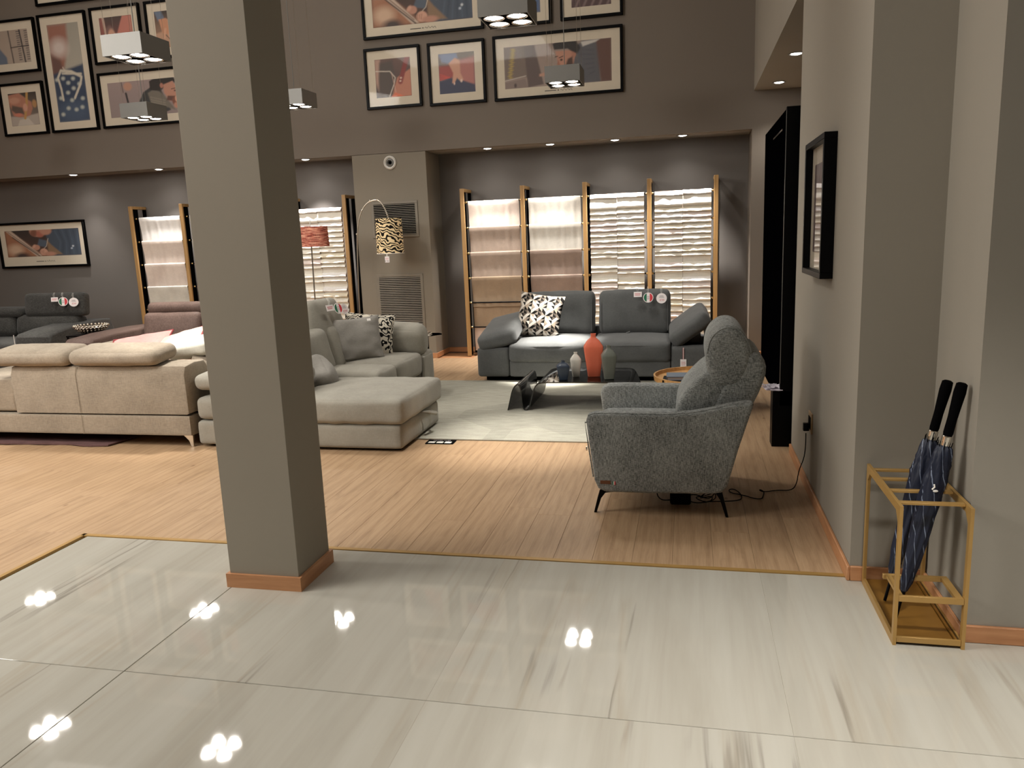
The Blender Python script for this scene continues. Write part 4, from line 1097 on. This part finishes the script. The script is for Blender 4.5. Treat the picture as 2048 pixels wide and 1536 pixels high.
# ------------------------------------------------------------------ mauve sofa
def mauve():
    m = M['f_mauve']
    t = thing('sofa', 'mauve leather-look sofa with roll headrest in front of the left fabric rack', 'sofa', (-6.0, 8.2, 0))
    part('base', SB(-7.05, -4.6, 7.7, 8.75, .05, .25, .03, n=8), m, t)
    part('arm', prism(bmesh.new(), smooth_poly([(7.28, .05), (7.26, .56), (7.36, .64), (8.6, .66), (8.75, .6), (8.75, .05)], 1), 'x', -6.78, -6.42, .035, 3), m, t)
    part('arm', SB(-4.80, -4.5, 7.4, 8.7, .05, .6, .05, n=8), m, t)
    for x0, x1 in ((-6.41, -5.62), (-5.61, -4.82)):
        part('seat_cushion', SB(x0, x1, 7.45, 8.2, .255, .44, .05, (0, 0, .02), n=10), m, t)
        part('back_cushion', soft((x1-x0, .22, .44), .07, (0, .03, 0), n=12, wr=.004, seed=2, T=TR(((x0+x1)/2, 8.22, .60), -12)), m, t)
        part('headrest', soft((x1-x0, .16, .15), .065, (0, .01, .0), n=12, T=TR(((x0+x1)/2+.02, 8.28, .865), -8)), m, t)
mauve()

# ------------------------------------------------------------------ charcoal boucle sofa at far left
def boucle():
    m = M['f_char']
    t = thing('sofa', 'dark boucle sofa with one raised headrest at the far left', 'sofa', (-9.3, 9.2, 0))
    part('base', SB(-10.6, -7.95, 8.35, 9.5, .06, .26, .03, n=8), m, t)
    part('arm', prism(bmesh.new(), smooth_poly([(8.35, .06), (8.33, .50), (8.42, .58), (9.3, .66), (9.52, .64), (9.52, .06)], 1), 'x', -8.50, -7.95, .03, 3), m, t)
    part('seat_cushion', SB(-9.58, -8.505, 8.32, 9.1, .26, .45, .05, (0, .0, .02), n=10), m, t); part('seat_cushion', SB(-10.6, -9.585, 8.32, 9.1, .26, .45, .05, (0, .0, .02), n=10), m, t)
    part('back_cushion', soft((1.02, .24, .30), .08, (0, .03, .01), n=12, wr=.004, seed=4, T=TR((-8.62, 9.12, .59), -10)), m, t)
    part('back_cushion', soft((1.02, .24, .30), .08, (0, .03, .01), n=12, wr=.004, seed=6, T=TR((-9.66, 9.12, .59), -10)), m, t)
    part('headrest', soft((.98, .15, .32), .06, (0, .01, .0), n=12, T=TR((-8.47, 9.10, .88), -7)), m, t)
    part('headrest', soft((1.02, .30, .13), .055, (0, .01, .01), n=12, T=TR((-9.52, 9.16, .785), 0)), m, t)
    part('leg', B((-8.10, -8.04, 8.42, 8.48, 0, .06)), M['blackmat'], t)
boucle()
mk_rect_tag(-8.26-.14, 8.995, .985, 'small rectangular white tag on the dark boucle headrest', rz=20)
mk_round_tag(-8.26, 8.99, .985, 'round tricolour tag on the dark boucle headrest', True, rz=25, r=.06)
mk_round_tag(-8.09, 8.985, .975, 'round white price tag on the dark boucle headrest', False, rz=25, r=.06)
mk_long_tag(-8.47, 8.315, .40, 'long white price tag hanging from the dark boucle sofa arm', .16, .075, .16, red=False)
# black side table with beaded bowl
t = thing('side_table', 'small black metal side table under the beaded bowl', 'table', (-7.28, 8.35, 0))
part('tabletop', B((-7.50, -7.06, 8.12, 8.58, .545, .56)), M['black'], t)
part('apron', B((-7.50, -7.06, 8.12, 8.135, .50, .512)), M['black'], t)
for x in (-7.49, -7.085):
    for y in (8.12, 8.56): part('leg', B((x, x+.018, y, y+.018, 0, .545)), M['black'], t)
t = thing('beaded_bowl', 'silver bowl made of shiny beads on the black side table', 'bowl', (-7.30, 8.33, .5605))
part('shell', lathe(bmesh.new(), [(0, .004), (.06, .008), (.12, .035), (.172, .088), (.178, .088), (.125, .03), (.06, .0), (0, 0)], 32), M['silver'], t, local=True)
bm = bmesh.new(); bd = bmesh.new(); bmesh.ops.create_icosphere(bd, subdivisions=1, radius=.0165); bv = [v.co.copy() for v in bd.verts]; bf = [[v.index for v in f.verts] for f in bd.faces]; bd.free()
for ri, (r, z, n) in enumerate(((.075, .016, 13), (.112, .030, 18), (.145, .052, 22), (.172, .078, 25), (.194, .106, 28))):
    for k in range(n):
        a = 2*PI*(k+.5*(ri % 2))/n; c = Vector((r*math.cos(a), r*math.sin(a), z)); vs = [bm.verts.new(v+c) for v in bv]
        for f in bf: bm.faces.new([vs[i] for i in f])
b = part('bead', bm, M['silver'], t, local=True, ang=80); b['kind'] = 'stuff'
mk_long_tag(-7.28, 8.11, .43, 'small grey tag under the black side table edge', .07, .05, .08, red=False)

# ------------------------------------------------------------------ smoked glass coffee table
def coffee():
    t = thing('coffee_table', 'bent smoked glass coffee table with a magazine fold on the grey rug', 'table', (-1.0, 7.05, .011))
    P = [(-1.59, .011), (-1.565, .11), (-1.545, .19), (-1.52, .235), (-1.492, .255), (-1.468, .245), (-1.455, .20), (-1.452, .12), (-1.445, .05), (-1.43, .022), (-1.412, .0185), (-1.396, .03), (-1.385, .06),
         (-1.368, .13), (-1.348, .20), (-1.325, .245), (-1.29, .268), (-1.20, .272), (-.60, .272), (-.52, .268), (-.49, .25), (-.46, .19), (-.40, .011)]
    P = smooth_poly(P, 1, False); th = .010; y0, y1 = 6.68, 7.42
    def off(pts, d):
        out = []
        for i, p in enumerate(pts):
            a = Vector(pts[max(0, i-1)]); b = Vector(pts[min(len(pts)-1, i+1)]); v = (b-a).normalized(); out.append((p[0]-v.y*d, p[1]+v.x*d))
        return out
    q = off(P, -th)
    bm = bmesh.new(); r = []
    for y in (y0, y1):
        r.append(([bm.verts.new((p[0], y, max(.0111, p[1]))) for p in P], [bm.verts.new((p[0], y, max(.0111, p[1]))) for p in q]))
    n = len(P)
    for k in range(2):
        a, b = r[0][k], r[1][k]
        for i in range(n-1): bm.faces.new((a[i], a[i+1], b[i+1], b[i]))
    part('glass_sheet', bm, M['smoke'], t, ang=60)
    # dark polished edges
    bm = bmesh.new()
    for y, s in ((y0, -1), (y1, 1)):
        a = [bm.verts.new((p[0], y, max(.0111, p[1]))) for p in P]; b = [bm.verts.new((p[0], y, max(.0111, p[1]))) for p in q]
        a2 = [bm.verts.new((p[0], y-s*.004, max(.0111, p[1]))) for p in P]; b2 = [bm.verts.new((p[0], y-s*.004, max(.0111, p[1]))) for p in q]
        for i in range(n-1): bm.faces.new((a[i], a[i+1], b[i+1], b[i])); bm.faces.new((a2[i], a2[i+1], b2[i+1], b2[i]))
    part('polished_edge', bm, plain('dark_glass_edge', (10, 12, 12), .15), t, ang=60)
coffee()
def vase(x, y, z, H, w, d, mat, label, neck=.30):
    t = thing('vase', label, 'vase', (x, y, z), R(12), 'square bottle vases on the glass table')
    r = w/2
    pf = [(r*.60, 0), (r*.64, .01*H), (r*.80, .3*H), (r*.97, .60*H), (r, .68*H), (r*.97, .72*H), (r*.62, .84*H), (r*neck*1.15, .905*H), (r*neck, .93*H), (r*neck, .97*H), (r*neck*1.1, H), (r*neck*.75, H), (r*neck*.7, .93*H)]
    bm = bmesh.new(); lathe(bm, pf, 32, sq=9); bm.transform(Matrix.Rotation(0, 4, 'Z') @ Matrix.Diagonal((1, d/w, 1, 1)))
    part('body', bm, mat, t, local=True, ang=32); return t
ZT = .2735
vase(-1.09, 6.80, ZT, .175, .118, .10, plain('navy_ceramic', (44, 56, 72), .35), 'small navy square bottle vase, leftmost on the glass table', .25)
vase(-.997, 6.95, ZT, .225, .098, .085, plain('chalk_ceramic', (206, 202, 192), .45), 'small chalk-white square bottle vase on the glass table', .3)
vase(-.835, 6.97, ZT, .39, .172, .13, plain('coral_ceramic', (212, 106, 78), .5), 'tall coral-orange square bottle vase on the glass table', .26)
vase(-.685, 6.84, ZT, .30, .132, .12, plain('olive_grey_ceramic', (98, 102, 94), .4), 'medium grey-green square bottle vase, rightmost on the glass table', .26)

# ------------------------------------------------------------------ round tray table with books
t = thing('tray_table', 'round wooden tray table behind the grey armchair', 'table', (.13, 6.95, .011))
part('tray', lathe(bmesh.new(), [(0, .255), (.405, .255), (.415, .285), (.43, .285), (.425, .24), (0, .238)], 48), M['tray_wood'], t, local=True)
for a in (3, 123, 243): 
    x, y = .425*math.cos(R(a)), .425*math.sin(R(a))
    part('leg', tube(bmesh.new(), [(x, y, 0), (x, y, .275)], .008, 8), M['black'], t, local=True)
bk = mat_wood('book_cover_blue', (88, 102, 118), (104, 118, 134), (1, 1, 1), .4)
def book(x, y, z, w, d, h, rz, mat, label, pages=(150, 140, 134)):
    t = thing('book', label, 'book', (x, y, z), R(rz), 'books')
    part('cover', B((-w/2, w/2, -d/2, d/2, 0, .004), (-w/2, w/2, -d/2, d/2, h-.004, h), (-w/2, -w/2+.004, -d/2, d/2, .004, h-.004)), mat, t, local=True)
    part('pages', B((-w/2+.004, w/2-.008, -d/2+.006, d/2-.006, .004, h-.004)), plain('paper', pages, .8), t, local=True)
book(.0, 6.78, .268, .42, .23, .022, -2, plain('glossy_black_cover', (20, 20, 22), .12), 'glossy black book at the bottom of the stack on the round tray', (60, 56, 54))
book(.02, 6.78, .2905, .40, .21, .032, 1, bk, 'slate-blue book on top of the stack on the round tray')

# ------------------------------------------------------------------ armchair, faces -X
def armchair():
    m = M['f_arm']
    t = thing('armchair', 'grey melange recliner armchair on slim black legs', 'armchair', (-.12, 4.55, 0))
    side = [(-.545, .545), (-.53, .40), (-.505, .20), (-.485, .155), (-.44, .135), (-.2, .135), (.13, .143), (.18, .152), (.208, .185), (.265, .40), (.332, .622), (.33, .645), (.31, .650), (.22, .636), (.12, .610), (.02, .590), (-.12, .58), (-.40, .583), (-.50, .582), (-.535, .57)]
    sd = [p for p in side]
    part('side_panel', prism(bmesh.new(), sd, 'y', 4.135, 4.235, .018, 3), m, t)
    far = [(-.545, .545), (-.53, .40), (-.505, .20), (-.485, .155), (-.44, .135), (.14, .145), (.21, .185), (.335, .655), (.12, .62), (.0, .60), (-.40, .605), (-.50, .602), (-.535, .58)]
    part('side_panel', prism(bmesh.new(), far, 'y', 4.865, 4.965, .022, 3), m, t)
    # piping along the near rim
    seam([(p[0], 4.150, p[1]) for p in side[-10:]][::-1] + [(-.552, 4.15, .53), (-.536, 4.15, .40), (-.512, 4.15, .22)], m, t, .004)
    part('seat_base', prism(bmesh.new(), [(-.50, .14), (-.515, .36), (.25, .36), (.19, .14)], 'y', 4.236, 4.864, .01, 2), m, t)
    part('seat_cushion', SB(-.53, .08, 4.24, 4.86, .33, .46, .045, (.01, 0, .02), n=12, wr=.003, seed=1), m, t)
    # reclining back: cushion, head cushion, rear shell
    back = smooth_poly([(-.07, .40), (-.07, .58), (-.02, .68), (.06, .765), (.105, .80), (.19, .84), (.27, .78), (.24, .66), (.15, .48), (.10, .40)], 2)
    part('back_cushion', prism(bmesh.new(), back, 'y', 4.27, 4.83, .035, 4), m, t)
    head = smooth_poly([(.105, .775), (.09, .86), (.10, .95), (.135, 1.01), (.195, 1.045), (.265, 1.035), (.315, .97), (.345, .88), (.33, .80), (.27, .70), (.17, .70), (.12, .735)], 2)
    h = part('head_cushion', prism(bmesh.new(), head, 'y', 4.255, 4.845, .045, 4), m, t)
    loop = [(p[0]*.93+.015, 4.2575+.012, (p[1]-.88)*.93+.88) for p in head]
    seam(loop[4:30], m, h, .003)
    part('back_shell', prism(bmesh.new(), smooth_poly([(.05, .38), (.20, .38), (.33, .58), (.385, .70), (.412, .80), (.395, .865), (.345, .905), (.28, .88), (.22, .80), (.14, .62)], 1), 'y', 4.26, 4.84, .03, 3), m, t)
    part('side_button', disc(bmesh.new(), .012, Matrix.Translation((-.551, 4.19, .37)) @ Matrix.Rotation(PI/2, 4, 'Y'), .006, 16), M['chrome'], t)
    for x, s in ((-.47, -1), (.17, 1)):
        for y in (4.19, 4.91):
            x2 = -.515 if s < 0 else .218
            bm = bmesh.new()
            k = -s
            pts = [(x+k*.055, .132), (x+s*.0, .122), (x2-s*.014, .0), (x2-s*.002, 0), (x2+s*-.0, .0), (x+s*.028, .10), (x+s*.012, .136)]
            pts = [(x+k*.09, .128), (x+k*.02, .118), (x-k*.004, .085), (x2+k*.014, .0), (x2-k*.001, 0), (x-k*.024, .09), (x-k*.012, .132)]
            prism(bm, pts, 'y', y-.012, y+.012, .003, 2)
            if s > 0: bm.transform(Matrix.Translation((0, 0, .148)) @ Matrix.Diagonal((1, 1, .148/.130, 1)) @ Matrix.Translation((0, 0, -.130)))
            part('leg', bm, M['black'], t)
    lb = part('leather_label', box(bmesh.new(), -.472, -.415, 4.1325, 4.1355, .185, .205, .001, 1), plain('tan_leather', (112, 68, 40), .5), t)
    lb['label'] = 'brown leather label'
    part('flag_tab', B((-.405, -.3995, 4.133, 4.1353, .181, .201)), M['tag_green'], t); part('flag_tab', B((-.3995, -.394, 4.133, 4.1353, .181, .201)), M['white'], t); part('flag_tab', B((-.394, -.3885, 4.133, 4.1353, .181, .201)), M['tag_red'], t)
armchair()

# power adapter, cord, socket
t = thing('power_adapter', 'black power brick with looping cable between the armchair and the wall socket', 'adapter', (-.06, 4.38, 0))
def cordpath(pts, r=.0028): return tube(bmesh.new(), smooth_poly(pts, 2, False), r, 6)
part('cable', cordpath([(.11, 4.40, .01), (.28, 4.44, .006), (.315, 4.50, .006), (.30, 4.60, .006), (.27, 4.66, .006), (.24, 4.64, .006), (.25, 4.58, .006), (.32, 4.55, .006), (.38, 4.49, .006), (.42, 4.49, .006), (.43, 4.54, .006), (.445, 4.62, .006),
                        (.425, 4.65, .010), (.415, 4.63, .012), (.44, 4.61, .008), (.52, 4.66, .006), (.60, 4.66, .006), (.635, 4.70, .03), (.645, 4.70, .12), (.672, 4.69, .20), (.675, 4.67, .28), (.672, 4.655, .36)]), M['blackmat'], t)
part('cable_bundle', cordpath([(-.03, 4.40, .03), (.04, 4.42, .05), (.12, 4.40, .02), (.16, 4.43, .06), (.10, 4.47, .02), (.03, 4.38, .04), (.12, 4.36, .012), (.15, 4.40, .05), (.05, 4.43, .012), (.14, 4.45, .07), (.17, 4.39, .03), (.06, 4.35, .012), (-.02, 4.37, .03)]), M['blackmat'], t)
part('cable_bundle', cordpath([(-.09, 4.38, .02), (-.15, 4.40, .008), (-.18, 4.43, .04), (-.16, 4.46, .08), (-.12, 4.43, .10)]), M['blackmat'], t)
part('body', obox(bmesh.new(), (.02, 0, .036), (.115, .055, .07), (0, 0, R(4)), .006), M['blackmat'], t, local=True)
t = thing('wall_socket', 'brown-edged wall socket with a black plug low on the near right wall', 'socket', (.70, 4.655, .425))
part('plate', box(bmesh.new(), .691, .70, 4.60, 4.715, .365, .485, .002, 1), plain('beige_plate', (170, 140, 104), .4), t)
part('insert', box(bmesh.new(), .688, .6915, 4.62, 4.695, .39, .46, .001, 1), M['blackmat'], t)
part('plug', box(bmesh.new(), .655, .6875, 4.64, 4.675, .375, .42, .005, 2), M['black'], t)

# ------------------------------------------------------------------ black cabinet with papers
t = thing('black_cabinet', 'tall glossy black cabinet in the recess past the right wall', 'cabinet', (.8, 6.4, 0))
gb = plain('satin_black', (2, 2, 3), .6, 0, .0, 0)
part('end_panel', box(bmesh.new(), .634, .90, 5.66, 5.70, .30, 2.325, .0015, 1), M['black'], t)
part('front_panel', box(bmesh.new(), .640, .68, 5.702, 7.22, .30, 2.32, .0015, 1), gb, t)
part('body', B((.682, 1.2, 5.702, 7.22, .30, 2.315)), M['black'], t)
part('plinth', box(bmesh.new(), .587, .74, 5.66, 5.80, .0, .405, .001, 1), M['black'], t)
part('plinth', B((.741, 1.2, 5.70, 7.2, 0, .299)), M['blackmat'], t)
part('edge_strip', B((.632, .6345, 5.658, 5.661, .46, 2.30)), M['grey_metal'], t)
part('reflection_strip', B((.634, .6395, 5.9, 6.5, 2.20, 2.212)), M['chrome'], t)  # bright strip modelled in place of a ceiling light's reflection
for k, (dx, dy, rz, lab) in enumerate(((0, 0, 8, 'lowest sheet of white paper on the black cabinet ledge'), (.01, -.01, -6, 'middle sheet of white paper on the black cabinet ledge'), (-.004, .02, 14, 'topmost crumpled white paper on the black cabinet ledge'))):
    bm = bmesh.new(); n = 10; rows = []
    for j in range(n+1): rows.append([bm.verts.new(((i/n-.5)*.12, (j/n-.5)*.17, .0+.016*abs(noise.noise(Vector((i*.28, j*.28, k*3))))*(k+.3)+.008*abs(i/n-.5))) for i in range(n+1)])
    for a, b in zip(rows, rows[1:]):
        for i in range(n): bm.faces.new((a[i], a[i+1], b[i+1], b[i]))
    bmesh.ops.solidify(bm, geom=bm.faces[:], thickness=.001 if k < 2 else .006)
    o = part('paper_sheet', bm, plain('paper_white%d' % k, (226, 220, 228), .7), None)
    o.location = (.59+dx, 5.735+dy, .4065+.006*k); o.rotation_euler = (0, R(2), R(rz)); tag(o, lab, 'paper', 'papers on the black cabinet ledge')

# ------------------------------------------------------------------ umbrella stand
def stand():
    m = M['goldpaint']
    t = thing('umbrella_stand', 'ochre metal umbrella stand in the wall notch at right', 'umbrella stand', (.868, 3.17, 0))
    X0, X1, Y0, Y1, H = .747, .991, 2.90, 3.438, .542; w = .030; th = .012
    for xa in (X0, X1-th):
        bm = bmesh.new()
        outer = [(Y0, 0), (Y1, 0), (Y1, H), (Y0, H)]
        inner = [(Y0+w*.8, w), (Y1-w*.8, w), (Y1-w*.8, H-w-.035), (Y1-w*.8-.03, H-w), (Y0+w*.8+.03, H-w), (Y0+w*.8, H-w-.035)]
        # build the flat frame from quads
        def q(a): prism(bm, a, 'x', xa, xa+th)
        q([(Y0, 0), (Y1, 0), inner[1], inner[0]]); q([(Y1, 0), (Y1, H), inner[2], inner[1]]); q([(Y1, H), (Y0, H), inner[4], inner[3]]); q([(Y0, H), (Y0, 0), inner[0], inner[5]])
        q([(Y1, H), inner[3], inner[2]]); q([(Y0, H), inner[5], inner[4]])
        part('side_frame', bm, m, t)
    for y in (3.372, 3.248, 3.104, 2.965): part('top_bar', box(bmesh.new(), X0+th+.0005, X1-th-.0005, y-.011, y+.011, H-.012, H-.002, .001, 1), m, t)
    part('low_rail', box(bmesh.new(), X0+th+.0005, X1-th-.0005, Y0, Y0+.012, .175, .198, .001, 1), m, t)
    part('low_rail', box(bmesh.new(), X0+.002, X1-th-.0005, 3.09, 3.104, .175, .195, .001, 1), m, t)
    part('low_rail', B((X1-th-.025, X1-th-.0005, Y0+.0125, 3.0895, .183, .195)), m, t)
    part('low_rail', B((X0+th+.0005, X0+th+.018, Y0+.0125, 3.0895, .183, .195)), m, t)
    part('front_rail', box(bmesh.new(), X0+th+.0005, X1-th-.0005, Y0+.002, Y0+.012, .012, .034, .001, 1), m, t)
    part('drip_tray', box(bmesh.new(), X0+th+.002, X1-th-.018, Y0+.014, Y1-.012, .012, .024, .002, 1), M['bronze'], t)
    part('drip_tray_rim', B((X1-th-.016, X1-th-.008, Y0+.014, Y1-.012, .012, .03)), M['bronze'], t)
stand()
def mat_umb():
    t = NT('navy_striped_nylon'); v = t.coord()
    g = t.n('ShaderNodeTexGradient', gradient_type='RADIAL'); t.l(v, g.inputs[0])
    sx = t.n('ShaderNodeSeparateXYZ'); t.l(v, sx.inputs[0])
    def ma(op, a, b):
        x = t.n('ShaderNodeMath', operation=op)
        for k, q in enumerate((a, b)):
            if isinstance(q, (int, float)): x.inputs[k].default_value = q
            else: t.l(q, x.inputs[k])
        return x.outputs[0]
    f = ma('FRACT', ma('ADD', ma('MULTIPLY', g.outputs[1], 5), ma('MULTIPLY', sx.outputs[2], 7.5)), 0)
    c = t.ramp(f, [(.93, srgb((22, 28, 46))), (.96, srgb((120, 130, 150)))])
    t.set(c, .5, 0, .4); return t.m
M['umb'] = mat_umb()
def umbrella(top, bot, label, seed, logo=False):
    top, bot = Vector(top), Vector(bot); ax = (top-bot); L = ax.length
    t = thing('umbrella', label, 'umbrella', tuple(bot), 0, 'navy umbrellas in the stand')
    q = ax.to_track_quat('Z', 'Y').to_matrix().to_4x4() @ Matrix.Rotation(seed, 4, 'Z')
    def L2(bm): bm.transform(q); return bm
    part('tip', L2(lathe(bmesh.new(), [(0, 0), (.006, .0), (.006, .09), (.009, .10), (.009, .13)], 12)), M['black'], t, local=True)
    bm = bmesh.new(); n = 48; prof = [(.012, .12), (.020, .16), (.026, .25), (.032, .40), (.036, .52), (.038, .60), (.034, .62), (.033, .66), (.029, .70), (.024, .735), (.012, .745)]
    rings = []
    for (r, z) in prof:
        z *= L/.99; ring = []
        for k in range(n):
            a = 2*PI*k/n + z*5; rr = r*(1+.16*math.sin(8*a)+.08*math.sin(3*a+seed))
            zz = z + (.012*math.sin(8*a+1) if .60 < z/L*.99 < .71 else 0)
            ring.append(bm.verts.new((rr*math.cos(2*PI*k/n), rr*math.sin(2*PI*k/n), zz)))
        rings.append(ring)
    for a, b in zip(rings, rings[1:]):
        for k in range(n): bm.faces.new((a[k], a[(k+1) % n], b[(k+1) % n], b[k]))
    cn = part('canopy', bm, M['umb'], t, local=True, ang=70); cn.rotation_euler = q.to_euler()
    bm = bmesh.new()
    for k in range(8):
        a = 2*PI*k/8; tube(bm, [(.020*math.cos(a), .020*math.sin(a), .70*L), (.023*math.cos(a), .023*math.sin(a), .765*L)], [.003, .0015], 5)
    part('rib_tips', L2(bm), M['black'], t, local=True)
    part('collar', L2(lathe(bmesh.new(), [(.012, .745*L), (.017, .75*L), (.018, .785*L), (.014, .79*L)], 20)), M['chrome'], t, local=True)
    part('handle', L2(lathe(bmesh.new(), [(.015, .785*L), (.017, .80*L), (.0165, .86*L), (.019, .92*L), (.021, .96*L), (.019, .995*L), (.012, L), (0, L)], 20)), M['blackmat'], t, local=True)
    if logo:
        bm = bmesh.new(); c = Vector((0, -.036, .60*L))
        part('logo_mark', L2(B((-.012, .002, -.0405, -.0385, .60*L, .612*L))), M['white'], t, local=True) if False else None
    return t
u1 = umbrella((.955, 3.16, .955), (.790, 3.215, .028), 'navy pinstriped umbrella standing farther back in the stand', .3)
u2 = umbrella((.968, 3.045, .968), (.800, 3.075, .028), 'navy pinstriped umbrella with a white emblem, nearer in the stand', 1.4)
q = (Vector((.968, 3.045, .968))-Vector((.80, 3.075, .028)))
m4 = Matrix.Translation(Vector((.80, 3.075, .028))+q*.585)
bm = bmesh.new(); bmesh.ops.create_uvsphere(bm, u_segments=12, v_segments=8, radius=.007, matrix=m4 @ Matrix.Translation((-.004, -.041, -.012)) @ Matrix.Diagonal((1.3, .3, .7, 1)))
tube(bm, [tuple(m4 @ Vector((-.016, -.041, -.006))), tuple(m4 @ Vector((-.008, -.042, .004))), tuple(m4 @ Vector((-.010, -.041, .014)))], .003, 6)
part('emblem', bm, M['white'], u2)

# ------------------------------------------------------------------ lamps
def arc_lamp():
    t = thing('arc_floor_lamp', 'silver arc floor lamp with a black and cream damask shade beside the pier', 'lamp', (-4.15, 9.4, 0))
    part('base', lathe(bmesh.new(), [(0, 0), (.15, 0), (.15, .02), (.02, .03), (0, .03)], 32, (-4.15, 9.4, 0)), M['silver'], t)
    pts = [(-4.15, 9.4, .02), (-4.15, 9.4, .80), (-4.12, 9.4, 1.45), (-4.10, 9.4, 1.70), (-4.05, 9.4, 1.90), (-3.96, 9.4, 2.03), (-3.85, 9.4, 2.075), (-3.77, 9.4, 2.06), (-3.71, 9.4, 1.97), (-3.675, 9.4, 1.86), (-3.67, 9.4, 1.84)]
    part('pole', tube(bmesh.new(), smooth_poly(pts, 2, False), .008, 10), M['silver'], t)
    bm = bmesh.new()
    for p in ((-4.11, 1.66), (-4.02, 1.95), (-3.90, 2.065), (-3.80, 2.07), (-3.68, 1.88)): bmesh.ops.create_uvsphere(bm, u_segments=10, v_segments=8, radius=.012, matrix=Matrix.Translation((p[0], 9.4, p[1])))
    part('joint', bm, M['chrome'], t)
    sh = bmesh.new(); lathe(sh, [(.163, 1.835), (.170, 1.405), (.166, 1.405), (.159, 1.835)], 40, (-3.67, 9.4, 0))
    part('lamp_shade', sh, mat_damask('damask_shade', (26, 22, 20), (224, 200, 156), 1.15, .16), t)
    part('bulb', lathe(bmesh.new(), [(0, 1.55), (.03, 1.57), (.035, 1.60), (.02, 1.66), (0, 1.67)], 16, (-3.67, 9.4, 0)), M['lamp2'], t)
    part('shade_trim', tube(bmesh.new(), [(-3.67+.17*math.cos(a*PI/16), 9.4+.17*math.sin(a*PI/16), 1.405) for a in range(32)], .004, 6, closed=True), M['white'], t)
arc_lamp()
l = bpy.data.lights.new('arc_lamp_bulb', 'POINT'); l.energy = 5; l.color = (1, .8, .55); l.shadow_soft_size = .04
o = bpy.data.objects.new('arc_lamp_bulb', l); COL.objects.link(o); o.location = (-3.67, 9.4, 1.62)
mk_long_tag(-3.655, 9.23, 1.372, 'white price tag hanging under the damask arc lampshade', .035, .058, .075, red=False)
def red_lamp():
    X, Y = -4.535, 9.05
    t = thing('floor_lamp', 'floor lamp with a red woven drum shade beside the column', 'lamp', (X, Y, 0))
    tt = NT('red_weave'); v = tt.coord(scale=(.5, .5, 8)); n = tt.noise(v, 20, 3); n2 = tt.noise(tt.coord(scale=(9, 9, 1)), 30, 2)
    c = tt.ramp(n, [(.38, srgb((80, 48, 44))), (.5, srgb((176, 84, 70))), (.60, srgb((240, 184, 156)))])
    c = tt.mix(.35, c, tt.ramp(n2, [(.4, srgb((100, 60, 54))), (.6, srgb((200, 120, 100)))]))
    tt.set(c, .9, 0, .1); 
    part('lamp_shade', lathe(bmesh.new(), [(.178, 1.77), (.188, 1.525), (.184, 1.525), (.174, 1.77)], 40, (X, Y, 0)), tt.m, t)
    part('pole', tube(bmesh.new(), [(X-.035, Y, 1.64), (X-.05, Y, .9), (X-.04, Y, .02)], .009, 10), M['chrome'], t)
    part('shade_fitter', tube(bmesh.new(), [(X-.17, Y, 1.64), (X+.17, Y, 1.64)], .004, 6), M['chrome'], t)
    part('finial', tube(bmesh.new(), [(X-.035, Y, 1.64), (X-.03, Y, 1.86)], .005, 8), M['plastic_white'], t)
    part('base', lathe(bmesh.new(), [(0, 0), (.14, 0), (.14, .018), (.02, .03), (0, .03)], 32, (X-.04, Y, 0)), M['chrome'], t)
red_lamp()
# side table with small books beyond the sectional arm
t = thing('side_table', 'small dark glass side table with books beyond the sectional arm', 'table', (-3.06, 8.5, 0))
part('tabletop', prism(bmesh.new(), [(-3.34, 8.28), (-3.02, 8.28), (-2.80, 8.62), (-2.86, 8.70), (-3.34, 8.70)], 'z', .462, .474), gb, t)
for x, y in ((-3.28, 8.34), (-3.10, 8.34), (-3.28, 8.64), (-2.98, 8.64)): part('leg', tube(bmesh.new(), [(x, y, 0), (x, y, .462)], .009, 8), M['black'], t)
book(-2.99, 8.46, .4745, .22, .15, .022, 8, plain('pale_cover', (190, 180, 166), .5), 'lower pale book on the dark glass side table', (220, 214, 204))
book(-3.0, 8.46, .4970, .20, .14, .020, 4, plain('taupe_cover', (140, 124, 110), .5), 'upper taupe book on the dark glass side table', (220, 214, 204))
print('objects', len(bpy.data.objects))
